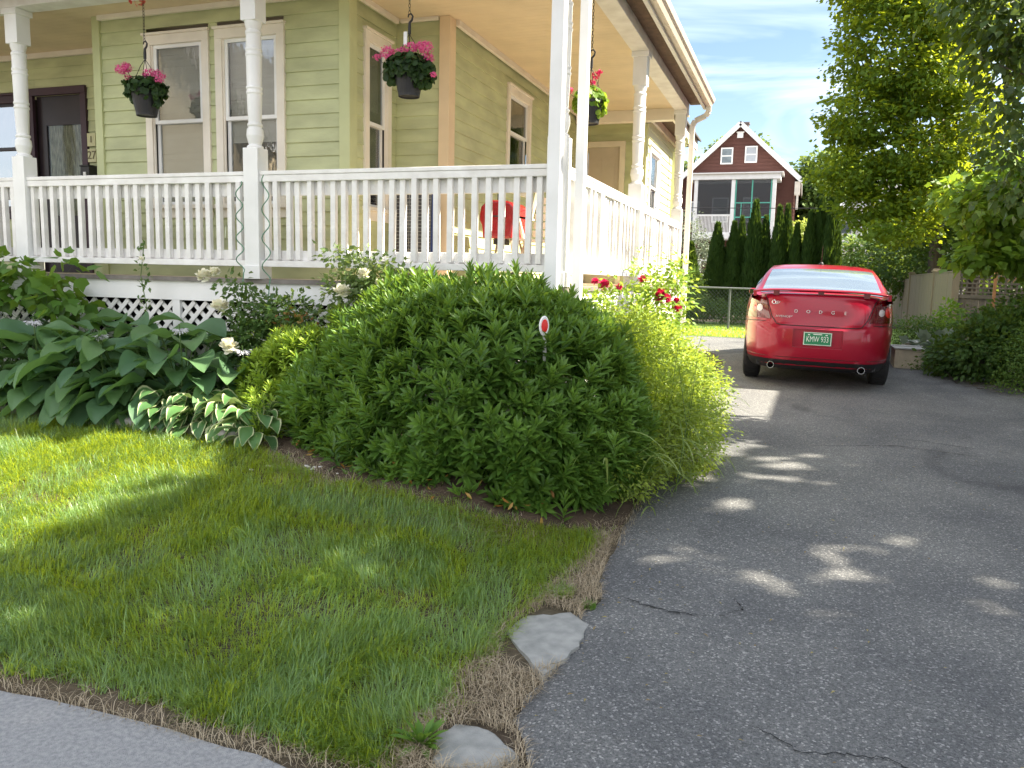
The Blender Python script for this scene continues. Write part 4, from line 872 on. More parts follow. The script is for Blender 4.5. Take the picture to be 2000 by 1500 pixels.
# the big shrub: whorled rosettes
bush_m = mat_leaf('shrub_leaf', (.034, .10, .018), (.15, .275, .045), (.30, .46, .045), .30, .42, .42)
BL = [((-2.03, 5.22, .64), (1.02, .93, .95)), ((-2.66, 5.32, .56), (.84, .74, .84)), ((-1.56, 5.36, .72), (.56, .68, .76)), ((-2.3, 5.25, .8), (.9, .8, .75)), ((-1.42, 5.28, .58), (.50, .62, .55))]
bush = thing('evergreen_shrub', 'big rounded shrub of whorled lance shaped leaves in front of the porch', 'shrub', (-2.1, 5.2, .3))
def rosettes(name, m, parent, P, Dn, nl, L, W, T=T_LANCE, stemlen=.10, core=.25, rnd0=None):
    n = len(P); k = np.arange(nl); ga = k*2.39996; u = (k+.5)/nl
    Z = unit(Dn); X = unit(np.cross(Z, np.array([.31, .17, .93])+rng.normal(size=(n, 3))*.3)); Y = np.cross(Z, X)
    a = ga[None, :]+rng.random((n, 1))*6.28+rng.normal(size=(n, nl))*.12
    inc = (core+1.25*(1-u))[None, :]+rng.normal(size=(n, nl))*.1      # outer (low u) leaves open wide
    rad = X[:, None]*np.cos(a)[..., None]+Y[:, None]*np.sin(a)[..., None]
    A = Z[:, None]*np.cos(inc)[..., None]+rad*np.sin(inc)[..., None]
    Nn = Z[:, None]*np.sin(inc)[..., None]-rad*np.cos(inc)[..., None]
    PP = P[:, None]-Z[:, None]*(stemlen*(1-u))[None, :, None]+rad*.003
    s = (.62+.55*np.sin(np.pi*np.clip(u*.85+.1, 0, 1)))[None, :]*(.8+.4*rng.random((n, 1)))*(.9+.2*rng.random((n, nl)))
    r0 = rng.random((n, 1)) if rnd0 is None else rnd0[:, None]
    r = np.clip(r0*.5+.45*u[None, :]-.08+.2*rng.random((n, nl)), 0, 1)
    return leaves(name, m, parent, PP.reshape(-1, 3), A.reshape(-1, 3), Nn.reshape(-1, 3), (L*s).ravel(), (W*s).ravel(), T, rnd=r.ravel())
def bush_points(n, f, jit, zmin=.22, ymax=5.66):
    d = rdir(n*4); c = rng.integers(0, len(BL), n*4); C = np.array([b[0] for b in BL])[c]; Rr = np.array([b[1] for b in BL])[c]
    d[:, 1] = np.where(rng.random(n*4) < .8, -np.abs(d[:, 1]), d[:, 1]); d = unit(d)
    P = C+d*Rr*f*(1+rng.normal(size=(n*4, 1))*jit); Nn = unit(d/Rr)
    lump = .075*(vnoise(P[:, 0]*3.2, P[:, 2]*3.2+P[:, 1]*2, 5)-.45)*1.6; P = P+Nn*lump[:, None]
    k = (P[:, 2] > zmin) & (P[:, 1] < ymax) & ~inside_any(P, BL, f*.965)
    return P[k][:n], Nn[k][:n]
P, Nn = bush_points(1750, 1.0, .035); rosettes('foliage', bush_m, bush, P, unit(Nn*.72+np.array([0, -.05, .62])+rng.normal(size=Nn.shape)*.2), 20, .094, .0235, stemlen=.13)
P, Nn = bush_points(110, 1.085, .03); rosettes('stray_shoots', bush_m, bush, P, unit(Nn*.5+np.array([0, 0, .8])+rng.normal(size=Nn.shape)*.2), 26, .085, .021, stemlen=.24)
P, Nn = bush_points(2000, .88, .03); rosettes('inner_foliage', bush_m, bush, P, unit(Nn*.7+np.array([0, 0, .5])+rng.normal(size=Nn.shape)*.3), 13, .085, .022, stemlen=.12)
mb = MB()
for i in range(160):
    x = random.uniform(-3.5, -1.1); y = random.uniform(4.8, 5.5); d = rdir(1)[0]; d[1] = -abs(d[1]); b_ = BL[random.randrange(len(BL))]; e = np.array(b_[0])+d*np.array(b_[1])*.93
    if e[2] < .25 or e[1] > 5.6: continue
    mb.tube([(x*.5+e[0]*.5, y, .3), (x*.2+e[0]*.8, (y+e[1])/2, .3+(e[2]-.3)*.55), tuple(e)], [.008, .005, .003], 5)
mb.build('branches', mat('green_twig', (.07, .075, .035), .8, .3, 10), bush)
# dead leaves low on the shrub
n = 45; x = -3.2+rng.random(n)*2.0; y = bed_edge(x)+.08+rng.random(n)*.25; P = np.stack([x, y, G(x, y)+.03+.12*rng.random(n)], 1)
leaves('dead_leaves', mat_leaf('dead_leaf', (.30, .12, .03), (.45, .30, .08), (.4, .25, .05), .2), bush, P, rdir(n), rdir(n), .06, .02, T_LANCE)

# paler shrub spilling at the left
pale_m = mat_leaf('sunlit_shrub_leaf', (.18, .31, .035), (.32, .45, .06), (.45, .58, .05), .38, .45)  # sunlight put into a brighter leaf colour
sh = thing('pale_shrub', 'yellow green sunlit shrub at the left foot of the big shrub', 'shrub', (-3.95, 5.35, .35))
bl = [((-3.78, 5.25, .72), (.30, .26, .34)), ((-3.50, 5.25, .98), (.34, .24, .26)), ((-3.62, 4.98, .55), (.24, .2, .26)), ((-3.1, 5.42, 1.22), (.34, .2, .2))]
P, Nn = ell_pts(bl, 700, .75); rosettes('foliage', pale_m, sh, P, unit(Nn*.6+np.array([0, 0, .7])), 13, .062, .017, stemlen=.08)

# yellow green perennials on the right with grasses, and the red rose bush
pr = thing('feathery_perennial', 'yellow green feathery perennial clump at the driveway edge right of the big shrub', 'perennial', (-.95, 6.2, .15))
bl = [((-.98, 5.75, .62), (.24, .45, .45)), ((-1.0, 5.35, .38), (.18, .4, .24)), ((-1.15, 5.65, 1.12), (.26, .3, .34)), ((-1.0, 6.25, .85), (.36, .62, .45)), ((-.86, 6.75, .62), (.36, .75, .42)), ((-1.05, 5.75, .95), (.34, .4, .42)), ((-.78, 6.25, .42), (.30, .6, .30)), ((-1.1, 7.4, .6), (.38, .6, .4))]
fe_m = mat_leaf('feathery_leaf', (.08, .16, .025), (.38, .48, .08), (.56, .66, .06), .38, .45)
foliage('foliage', fe_m, pr, bl, 2700, 15, .05, .030, .015, T_OVAL, shell=.55, droop=.15, zmin=.15)
mb = MB(); bx2 = MB()
for i in range(34):
    a = random.gauss(0, 1); x = -1.0+random.gauss(0, .17); y = 6.2+random.gauss(0, .5); h = random.uniform(.8, 1.35)
    mb.tube([(x, y, .15), (x+.05, y, h*.6), (x+.1+random.gauss(0, .06), y-.03, h)], [.004, .003, .0015], 4)
mb.build('stems', stem_m, pr)
gr = thing('arching_grass', 'clump of long arching grass blades leaning over the driveway from the perennials', 'ornamental grass', (-.85, 6.0, .13))
V = []; F = []; R_ = []
for i in range(190):
    az = random.uniform(-1.9, 1.1); L = random.uniform(.35, .68); v, f, e = arc_leaf(L, .0055, random.uniform(.9, 1.45), random.uniform(-1.1, .1), .2, 8, 2, False)
    ox, oy = -.92+random.gauss(0, .10), 6.0+random.gauss(0, .55); ca, sa = math.cos(az), math.sin(az); b_ = len(V)
    oz = .14+random.choice([0, .1, .25, .4])
    V += [(ox+x*ca-y*sa+.92-.07, oy+x*sa+y*ca-6.0, oz+z-.13) for x, y, z in v]; F += [tuple(b_+q for q in ff) for ff in f]; R_ += [random.random()]*len(f)
me = bpy.data.meshes.new('blades'); me.from_pydata([(x-.0, y, z) for x, y, z in V], [], F); a = me.attributes.new('rnd', 'FLOAT', 'FACE'); a.data.foreach_set('value', R_); link('blades', me, mat_leaf('long_grass', (.14, .22, .05), (.30, .38, .12), (.4, .5, .1), .35), gr)
def bloom(parent, c, r, m, n=70):
    d = rdir(n); c = np.array(c); rr = (.3+.7*rng.random((n, 1)))
    return leaves('flower', m, parent, c+d*r*rr*.7*np.array([1, 1, .8])-np.array([0, 0, r*.15]), unit(d+np.array([0, -.2, .7])), unit(d+.01), r*.62, r*.62, T_ROUND)
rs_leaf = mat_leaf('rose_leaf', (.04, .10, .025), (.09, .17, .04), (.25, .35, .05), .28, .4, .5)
rl_leaf = mat_leaf('sunlit_rose_leaf', (.10, .20, .03), (.26, .40, .06), (.5, .62, .08), .38, .45)  # lighter copy of the rose leaf, sunlight put into its colour
rr_ = thing('red_rose_bush', 'bright leaved rose bush with crimson blooms below the side railing', 'rose bush', (-1.15, 6.35, .2))
bl = [((-1.28, 6.2, 1.30), (.30, .30, .28)), ((-1.02, 6.5, 1.42), (.22, .28, .32)), ((-1.2, 6.5, 1.0), (.35, .4, .35)), ((-1.45, 6.0, 1.25), (.2, .22, .25)), ((-.92, 6.45, 1.68), (.07, .07, .14)), ((-1.18, 6.3, 1.70), (.06, .06, .14)), ((-1.4, 6.3, 1.66), (.06, .06, .12))]
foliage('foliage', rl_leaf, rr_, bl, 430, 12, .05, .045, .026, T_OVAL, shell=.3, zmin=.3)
mb = MB(); limb_tubes(mb, (-1.15, 6.35, .2), .95, .012, bl, 16, low=.2); mb.build('stems', stem_m, rr_)
for c, r in [((-1.44, 6.22, 1.575), .042), ((-1.50, 6.15, 1.60), .03), ((-1.02, 6.3, 1.51), .055), ((-.97, 6.28, 1.485), .04), ((-1.16, 6.3, 1.62), .034), ((-.88, 6.3, 1.41), .032), ((-1.30, 6.1, 1.56), .025), ((-.90, 6.35, 1.47), .025)]: bloom(rr_, c, r, petal_red)
wr = thing('cream_rose_bush', 'rose bush with pale leaves and cream blooms climbing the railing behind the big shrub', 'rose bush', (-3.15, 5.5, .4))
bl = [((-3.12, 5.5, 1.60), (.22, .14, .18)), ((-3.3, 5.5, 1.40), (.18, .14, .2)), ((-2.95, 5.5, 1.48), (.25, .12, .14)), ((-3.38, 5.5, 1.75), (.10, .07, .06)), ((-2.8, 5.5, 1.6), (.15, .08, .06))]
foliage('foliage', mat_leaf('soft_rose_leaf', (.07, .14, .045), (.22, .30, .10), (.35, .45, .1), .3, .45), wr, bl, 230, 10, .05, .045, .028, T_OVAL, shell=.2)
mb = MB(); limb_tubes(mb, (-3.15, 5.5, .4), 1.0, .011, bl, 14, low=.2); mb.build('stems', stem_m, wr)
for c, r in [((-3.20, 5.28, 1.49), .06), ((-3.05, 5.33, 1.62), .045), ((-2.92, 5.35, 1.55), .04)]: bloom(wr, c, r, petal_white)
dr = thing('white_rose_bush', 'dark leaved rose bush with cream white blooms between the hostas and the lattice', 'rose bush', (-4.1, 5.5, .4))
bl = [((-4.15, 5.5, 1.28), (.22, .16, .20)), ((-3.88, 5.5, 1.30), (.24, .16, .14)), ((-4.3, 5.45, 1.52), (.10, .08, .10)), ((-3.65, 5.5, 1.22), (.18, .12, .12)), ((-4.05, 5.45, 1.0), (.3, .2, .25))]
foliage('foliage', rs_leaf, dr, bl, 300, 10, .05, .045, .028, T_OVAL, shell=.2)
n = 90; P, Nn = ell_pts([((-3.72, 5.4, 1.22), (.2, .12, .12))], n, .4); leaves('young_leaves', mat_leaf('red_young_leaf', (.25, .10, .03), (.28, .22, .05), (.4, .2, .05), .25), dr, P, rdir(n), rdir(n), .045, .024, T_OVAL)
mb = MB(); limb_tubes(mb, (-4.1, 5.5, .4), .9, .011, bl, 16, low=.2); mb.build('stems', stem_m, dr)
for c, r in [((-4.40, 5.22, 1.575), .055), ((-4.24, 5.2, 1.35), .062), ((-4.10, 5.12, 1.05), .064), ((-4.32, 5.25, 1.61), .04)]: bloom(dr, c, r, petal_white)
# vine with broad leaves at the left
vn = thing('broadleaf_vine', 'broad leaved green climber over the porch skirt at the left edge', 'vine', (-6.3, 5.45, .4))
bl = [((-6.45, 5.45, 1.45), (.40, .12, .16)), ((-6.8, 5.45, 1.5), (.30, .12, .25)), ((-6.1, 5.45, 1.3), (.24, .10, .16)), ((-6.05, 5.42, 1.62), (.25, .08, .06)), ((-7.3, 5.5, 1.4), (.4, .15, .3))]
foliage('foliage', mat_leaf('vine_leaf', (.05, .13, .02), (.12, .24, .04), (.28, .42, .04), .32, .42), vn, bl, 95, 4, .08, .12, .10, T_LOBE, shell=.2, droop=.5)
mb = MB(); limb_tubes(mb, (-6.4, 5.5, .4), 1.0, .012, bl, 16, low=.3); mb.build('stems', stem_m, vn)
cl = thing('thin_climber', 'thin climber with small leaves and a white bloom between the railing and the lattice', 'vine', (-5.33, 5.6, .5))
mb = MB(); pth = [(-5.33, 5.6, .5), (-5.36, 5.58, 1.0), (-5.30, 5.56, 1.3), (-5.35, 5.56, 1.55), (-5.32, 5.58, 1.84)]; mb.tube(pth, .004, 5); mb.build('stem', stem_m, cl)
P = np.array([(-5.33+random.gauss(0, .03), 5.57+random.gauss(0, .02), random.uniform(1.1, 1.84)) for _ in range(60)]); leaves('foliage', rs_leaf, cl, P, unit(rdir(60)-np.array([0, 0, .3])), rdir(60), .05, .028, T_OVAL); bloom(cl, (-5.31, 5.54, 1.70), .025, petal_white, 30)

# ================================================================== TREES AND SHRUBS BEYOND
def tree(name, lab, cat, base, th, r0, blobs, nc, per, rad, L, W, m, T=T_OVAL, group=None, shell=.35, nl=14, zmin=None, droop=.2, flat=.6, filt=None):
    t = thing(name, lab, cat, base, 0, group); mb = MB(); limb_tubes(mb, base, th, r0, blobs, nl); mb.build('trunk', bark, t, smooth=True)
    foliage('crown', m, t, blobs, nc, per, rad, L, W, T, shell=shell, zmin=zmin, droop=droop, flat=flat, filt=filt); return t
maple_m = mat_leaf('maple_leaf', (.030, .080, .014), (.11, .19, .025), (.56, .64, .03), .40, .5, .25)
tree('maple_tree', 'tall maple with yellow green sunlit leaves behind the wooden fence', 'tree', (3.7, 25.6, .5), 8.5, .20,
     [((1.75, 24, 7.8), (1.35, 1.3, 1.7)), ((1.3, 24, 6.0), (1.05, 1.2, .9)), ((1.15, 24, 4.6), (.85, 1.1, .7)), ((2.7, 23.6, 5.0), (1.1, 1.1, .8)), ((2.9, 23.5, 6.8), (1.0, 1.0, .9)), ((1.5, 24, 9.6), (1.4, 1.3, 1.3)), ((1.75, 24, 3.7), (1.0, 1, .55)), ((3.1, 23.4, 3.8), (1.0, 1.0, .55)), ((3.3, 24, 8.8), (1.2, 1.2, 1.4)), ((2.3, 23.2, 3.1), (.9, .8, .4)), ((3.9, 23.5, 5.8), (.7, .8, .6))], 1250, 32, .20, .105, .085, maple_m, T_LOBE, nl=30, shell=.25, flat=.35)
dk_m = mat_leaf('dark_tree_leaf', (.030, .075, .018), (.07, .14, .03), (.28, .38, .04), .28, .5, .3)
tree('dark_tree', 'dark leafy tree behind the right side of the maple', 'tree', (4.9, 27, .5), 7, .2, [((4.4, 27, 5.2), (1.3, 1.4, 1.3)), ((3.7, 27, 3.7), (1.1, 1.2, 1.0)), ((5.6, 26, 4.2), (1.4, 1.5, 1.8)), ((5.2, 27, 8.4), (1.2, 1.2, 1.3))], 480, 20, .28, .14, .12, dk_m, T_OVAL)
fr_m = mat_leaf('far_tree_leaf', (.06, .12, .03), (.16, .24, .06), (.35, .45, .08), .3, .6)
tree('round_tree', 'round topped tree right of the brown gabled house', 'tree', (1.4, 60, .5), 7, .3, [((1.3, 60, 7.0), (2.5, 2.2, 3.6)), ((3.4, 60, 6.0), (2.0, 2, 3.2)), ((.2, 60, 4.5), (1.6, 1.5, 2.5))], 1500, 16, .35, .30, .26, fr_m)
tree('round_tree', 'tree rising behind the ridge of the brown gabled house', 'tree', (-5.9, 66, .5), 9, .3, [((-6.2, 66, 10.8), (1.2, 1.6, 1.6)), ((-4.6, 66, 11.2), (1.4, 1.5, 1.5))], 420, 14, .35, .28, .24, fr_m)
tree('round_tree', 'tree behind the left slope of the brown gabled house roof', 'tree', (-8.3, 66, .5), 8, .3, [((-8.2, 66, 9.0), (1.3, 1.6, 2.0))], 300, 14, .35, .28, .24, fr_m)
gy_m = mat_leaf('grey_leaf', (.13, .17, .12), (.22, .27, .19), (.3, .35, .2), .25, .6)
tree('grey_leaved_tree', 'grey green small tree left of the arborvitae row', 'tree', (-3.65, 29.5, .5), 2.2, .07, [((-3.5, 29.5, 2.3), (.55, .5, .75)), ((-3.3, 29.5, 3.0), (.3, .4, .4)), ((-3.9, 29.5, 3.4), (.4, .4, .7))], 170, 14, .12, .08, .05, gy_m)
tree('lime_shrub', 'pale yellow shrub glowing between the arborvitae', 'shrub', (-.1, 30, .5), 2.2, .05, [((-.05, 30, 3.2), (.5, .4, .6))], 120, 14, .12, .09, .07, mat_leaf('lime_leaf', (.28, .36, .07), (.42, .50, .12), (.55, .62, .1), .4))
# arborvitae row
arb_m = mat_leaf('arborvitae_leaf', (.020, .055, .012), (.055, .11, .02), (.22, .34, .03), .2, .6, .25)
def arbor(h, r):
    t = thing('arborvitae', 'x', 'arborvitae', (0, 0, 0), 0, 'arborvitae row behind the lawn'); n = 5200
    u = rng.random(n)**.75; a = rng.random(n)*6.283; prof = np.where(u < .16, .78+1.4*u, 1.0-.985*np.clip((u-.16)/.84, 0, 1)**1.55); lump = .78+.35*vnoise(a*2.5, u*9, 3)
    rr = r*prof*lump*(.55+.45*rng.random(n)**.4); P = np.stack([rr*np.cos(a), rr*np.sin(a), .05+h*u*.985], 1)
    out = np.stack([np.cos(a), np.sin(a), np.zeros(n)], 1); A = unit(out*.45+np.array([0, 0, 1.])+rdir(n)*.25); leaves('foliage', arb_m, t, P, A, out+rdir(n)*.5, .17*(.6+.7*rng.random(n)), .055, T_OVAL)
    mb = MB(); mb.tube([(0, 0, 0), (0, 0, h*.9)], [.06, .01], 7); mb.build('trunk', bark, t); return t
protos = [arbor(3.2, .40), arbor(3.6, .42), arbor(2.6, .34)]
AR = [(-3.45, 27.0, 2.35, 1.15, 'shortest arborvitae at the left end of the row beside the porch corner'), (-2.72, 28, 3.05, 1.1, 'arborvitae second from the left in the row with a sunlit tip'), (-2.20, 28, 3.1, .9, 'arborvitae third from the left in the row'), (-1.98, 28.3, 3.25, .8, 'narrow arborvitae fourth from the left behind its neighbour'),
      (-1.55, 28, 3.72, 1.0, 'tall arborvitae in front of the right porch post of the brown house'), (-1.22, 28.3, 3.3, .85, 'arborvitae just left of the brown house corner'), (-.80, 28, 3.55, .9, 'arborvitae below the right eave of the brown house'), (-.56, 28.4, 3.62, .85, 'arborvitae right of the one below the brown house eave'),
      (-.24, 28, 3.05, .8, 'shorter arborvitae behind the left end of the car roof'), (.16, 28, 3.4, .85, 'arborvitae above the antenna of the red car'), (.46, 28.2, 4.05, .8, 'tall bright tipped arborvitae second from the right end'), (.80, 28, 4.25, .95, 'tallest arborvitae at the right end of the row')]
for i, (x, y, h, s, lab) in enumerate(AR):
    k = 0 if i % 3 != 2 else 1
    if i == 0: k = 2
    p = protos[k]; o = p if 'used' not in p else copy_tree(p); p['used'] = 1; h0 = (3.2, 3.6, 2.6)[k]
    o.location = (x, y, .45); o.scale = (s, s, h/h0); o.rotation_euler.z = i*1.3; o['label'] = lab
for o in [ob for ob in bpy.data.objects if 'used' in ob]: del o['used']
# shrubs
mid_m = mat_leaf('shrub_mid', (.04, .10, .02), (.11, .20, .04), (.3, .42, .05), .3, .5, .3)
big_m = mat_leaf('shrub_bright', (.08, .17, .04), (.20, .33, .09), (.4, .5, .1), .32, .45, .35)
lime_m = mat_leaf('lime_branch_leaf', (.07, .15, .02), (.16, .27, .035), (.36, .50, .04), .42, .42, .4)
def shrub(lab, bl, nc, per, rad, L, W, m, T=T_OVAL, zmin=None, name='shrub', th=None):
    c = bl[0][0]; z = float(G(c[0], c[1])); t = thing(name, lab, 'shrub', (c[0], c[1], z)); mb = MB(); limb_tubes(mb, (c[0], c[1], z), max(.3, (c[2]-z)), .03, bl, 12, low=.1); mb.build('stems', bark, t)
    foliage('foliage', m, t, bl, nc, per, rad, L, W, T, shell=.35, zmin=zmin if zmin is not None else z+.02); return t
shrub('dark leafy shrub beside the driveway right behind the red car', [((2.42, 12.8, .75), (.38, .5, .40)), ((2.12, 13.3, .60), (.26, .4, .26)), ((2.62, 12.9, 1.02), (.3, .4, .25))], 420, 14, .09, .075, .04, dk_m, T_LANCE)
shrub('feathery mid green shrub at the right edge of the driveway', [((2.95, 12.0, .72), (.50, .5, .50)), ((3.2, 11.6, .6), (.5, .5, .5))], 620, 14, .08, .035, .02, mid_m)
shrub('tall shrub with pale blossom at the right edge above the feathery shrub', [((3.0, 13.3, 1.15), (.42, .5, .42)), ((3.2, 13.0, .9), (.5, .5, .5)), ((2.7, 13.5, 1.1), (.25, .4, .2))], 420, 14, .10, .07, .045, mid_m)
shrub('bright shrub with large leaves above the wooden fence', [((2.5, 35, 2.9), (1.15, .6, .75)), ((3.5, 35, 2.6), (.7, .6, .6)), ((2.2, 35, 1.6), (.9, .5, .8))], 420, 12, .17, .22, .08, big_m, T_LANCE)
shrub('dark shrub mass between the maple and the wooden fence', [((3.1, 28, 2.2), (1.2, .8, .9)), ((4.3, 28, 2.4), (1.2, .8, 1.0)), ((3.9, 26, 2.6), (.8, .8, .7)), ((3.6, 34, 3.4), (1.4, .7, .8))], 700, 12, .18, .12, .09, dk_m)
shrub('dark shrub with small leaves at the foot of the wooden fence', [((1.98, 16.6, .72), (.36, .4, .34)), ((2.3, 16.8, .75), (.3, .3, .35))], 300, 12, .08, .04, .03, dk_m)
shrub('low shrub behind the wire fence beside the lawn', [((-2.8, 23, .95), (.7, .5, .35)), ((-1.7, 23, .85), (.7, .5, .32)), ((-.6, 23, .9), (.6, .5, .35))], 520, 12, .10, .06, .04, dk_m)
shrub('dark shrub against the house extension beyond the porch', [((-3.1, 24.5, 1.3), (.4, .5, .8)), ((-3.2, 20.5, .9), (.3, .4, .4))], 220, 12, .10, .07, .05, mid_m)
shrub('yellow green vine on the near face of the wooden fence', [((2.75, 17.6, 1.0), (.16, .3, .35)), ((2.6, 17.2, .7), (.2, .3, .25))], 110, 10, .07, .08, .06, lime_m)
shrub('broad low plant with large leaves behind the wooden crates', [((2.15, 14.6, .62), (.32, .3, .2))], 40, 6, .10, .16, .11, gy_m, T_LOBE)
shrub('small weeds on the gravel verge at the right of the driveway', [((1.95, 13.9, .42), (.35, .3, .08)), ((2.75, 11.2, .34), (.3, .3, .07)), ((2.55, 11.9, .36), (.3, .3, .08))], 160, 8, .05, .04, .02, mid_m)
# near overhanging boughs at the right edge
tree('overhanging_tree', 'dark backlit tree with large hanging leaves at the upper right edge', 'tree', (3.6, 9.4, .3), 5.0, .14,
     [((1.60, 8.6, 4.10), (.42, .5, .34)), ((1.75, 8.7, 3.75), (.38, .5, .40)), ((1.68, 8.6, 3.15), (.24, .35, .45)), ((1.80, 8.6, 2.60), (.22, .3, .40)), ((1.25, 8.6, 4.25), (.26, .4, .22)), ((1.45, 8.6, 3.75), (.16, .3, .3)), ((2.6, 9.0, 4.2), (.8, .8, .7)), ((2.2, 9.3, 5.0), (.9, .8, .5)), ((2.4, 8.9, 3.0), (.4, .5, .5))], 1000, 7, .13, .088, .066, mat_leaf('backlit_overhang_leaf', (.016, .040, .010), (.05, .10, .018), (.26, .36, .03), .22, .45, .4), T_OVAL, droop=.9, nl=30, shell=.1)  # darkness of backlit leaves put into the leaf colour
tree('lime_leaved_tree', 'lime green leafy boughs hanging over the fence at the right', 'tree', (4.3, 14.2, .3), 4.2, .10,
     [((2.45, 13.2, 2.75), (.42, .5, .42)), ((2.35, 13.2, 2.05), (.36, .45, .20)), ((2.85, 13.4, 2.2), (.45, .5, .35)), ((2.75, 13.2, 3.2), (.4, .5, .35)), ((2.0, 13.2, 2.95), (.22, .3, .22)), ((3.2, 14, 3.0), (.6, .6, .6))], 560, 7, .11, .12, .10, lime_m, T_LOBE, nl=22, shell=.2, droop=.5)
# the shade tree on the neighbour's side, outside the frame
# its crown edge and its gaps are what throw the shade line and the dapples on lawn and asphalt
GAPS0 = [(-.28, 4.42, .13), (-.42, 4.40, .08), (-.15, 4.16, .14), (-.33, 4.06, .07), (.19, 4.68, .13), (.33, 4.60, .10), (.12, 4.42, .06), (.35, 5.18, .10), (.62, 5.08, .08), (.80, 5.0, .05), (.93, 4.73, .08), (1.02, 4.62, .09), (.78, 4.66, .06), (1.06, 4.22, .12), (.92, 4.22, .06), (.90, 3.42, .13), (-.40, 5.45, .10), (-.25, 5.55, .07), (-.2, 6.0, .07), (-.15, 6.4, .09), (-.13, 6.75, .09), (-.9, 6.1, .08), (-.62, 6.15, .05),
        (.28, 3.95, .10), (.05, 3.9, .06), (.55, 4.05, .06), (.72, 4.35, .05), (.45, 4.4, .05), (1.15, 3.9, .05), (-.3, 3.62, .06), (-2.60, 2.70, .10), (-2.2, 3.3, .12), (-1.9, 3.12, .07), (-2.9, 3.35, .08), (-3.2, 2.45, .06), (-.55, 3.9, .04), (.2, 5.6, .05), (-.05, 5.9, .04)]
GAPS = []
for (x, y, r_) in GAPS0:
    for _ in range(6 if r_ > .07 else 3): GAPS.append((x+random.gauss(0, r_*1.1), y+random.gauss(0, r_*.8), r_*random.uniform(.32, .72)))
def shade_filter(P):
    t = P[:, 2]/sd.z; gx = P[:, 0]-sd.x*t; gy = P[:, 1]-sd.y*t
    lim = np.interp(gx, [-4.2, -1.9, -.3, 0, 3], [5.25, 5.3, 7.35, 7.6, 7.9])+.18*(vnoise(gx*3, gy*3, 21)-.5)
    left = -4.02+.30*(vnoise(gy*2.2, gx*0, 22)-.5)+.12*(vnoise(gy*7, gx*7, 23)-.5)
    k = (gy < lim) & ((gx > left) | (gy < 1.2))
    thin_ = rng.random(len(gx)) < .07
    for (x, y, r_) in GAPS: k &= thin_ | ( ((gx-x)**2+((gy-y)*.9)**2) > (r_+.045)**2)
    return k
tree('shade_tree', 'large spreading shade tree on the far right side of the driveway outside the frame', 'tree', (9.9, 3.5, .2), 7.6, .35,
     [((7.6, 3.2, 8.4), (4.4, 4.2, 1.8)), ((9.8, 6.6, 8.8), (3.2, 3.2, 1.8)), ((9.9, .6, 8.4), (4.0, 3.6, 1.9)), ((11.6, 7.2, 9.0), (2.4, 2.6, 1.8))], 3000, 17, .40, .20, .17, dk_m, T_LOBE, nl=22, shell=.1, filt=shade_filter)
# far wood
n = 30000; x = -70+rng.random(n)*140; top = 5.2+2.5*vnoise(x*.11, x*0+2)+1.2*vnoise(x*.5, x*0); u = rng.random(n); P = np.stack([x, 88+rng.random(n)*3+2*(1-u), .3+top*u], 1)
o = leaves('far_wood', fr_m, None, P, rdir(n), rdir(n)+np.array([.3, -.4, .5]), .8, .7, T_OVAL); tag(o, 'distant line of trees behind the gardens', 'wood', kind='stuff')

# ================================================================== FENCES, FAR HOUSES
t = thing('chain_link_fence', 'low grey chain link fence across the back of the lawn', 'fence', (-1.8, 20.4, .47))
mb = MB(); mb.tube([(-4.4, 20.4, 1.52), (1.9, 20.4, 1.47)], .024, 8); mb.build('top_rail', mat('dull_galvanised', (.17, .18, .18), .6, .15, 20), t)
for x in (-4.2, -2.95, -1.62, -.3, 1.0): mb = MB(); mb.tube([(x, 20.42, .4), (x, 20.42, 1.49)], .027, 8); mb.build('fence_post', mat('dull_galvanised', (.17, .18, .18), .6, .15, 20), t)
mb = MB(); p_ = .09
for k in range(-14, 74):
    for s in (1, -1):
        x0 = -4.4+k*p_; a = (x0, .5) if s > 0 else (x0+.96, .5); b_ = (a[0]+s*.96, 1.46)
        xa, xb = a[0], b_[0]
        if min(xa, xb) < -4.4 or max(xa, xb) > 1.9: continue
        mb.bar((xa, 20.41, a[1]), (xb, 20.41, b_[1]), .004, .004)
mb.build('wire_mesh', mat('dull_galvanised', (.17, .18, .18), .6, .15, 20), t)
t = thing('wooden_fence', 'weathered cedar board fence running back along the right side of the garden', 'fence', (3.0, 19, .45))
posts = [(19.0, 2.06), (21.7, 2.05), (26.2, 2.05), (31.5, 1.95)]
for (y, z) in posts:
    mb = MB(); mb.box(2.93, y-.07, .3, 3.07, y+.07, z-.05); mb.box(2.905, y-.095, z-.05, 3.095, y+.095, z-.02); mb.box(2.93, y-.07, z-.02, 3.07, y+.07, z+.02); mb.build('fence_post', stakewood, t, bevel=.006)
for (y0, z0), (y1, z1) in zip(posts[:-1], posts[1:]):
    mb = MB(); y = y0+.08
    while y < y1-.08:
        zt = min(z0, z1)-.10+random.gauss(0, .004); mb.box(2.965+random.gauss(0, .002), y, .42, 2.985, y+.13, zt); y += .138
    mb.box(2.995, y0+.08, zt-.3, 3.035, y1-.08, zt-.22); mb.box(2.995, y0+.08, .7, 3.035, y1-.08, .78); mb.box(2.955, y0+.08, zt+.005, 3.0, y1-.08, zt+.03); mb.build('board_panel', stakewood, t)
t = thing('lattice_fence', 'dark grey fence panel with a lattice top at the right behind the shrubs', 'fence', (3.5, 19, .45))
mb = MB(); 
for k in range(11): mb.box(3.08+k*.125, 18.985, .45, 3.20+k*.125, 19.0, 1.42)
mb.box(3.08, 18.96, 1.42, 4.45, 19.02, 1.50); mb.box(3.08, 18.96, 1.86, 4.45, 19.02, 1.93)
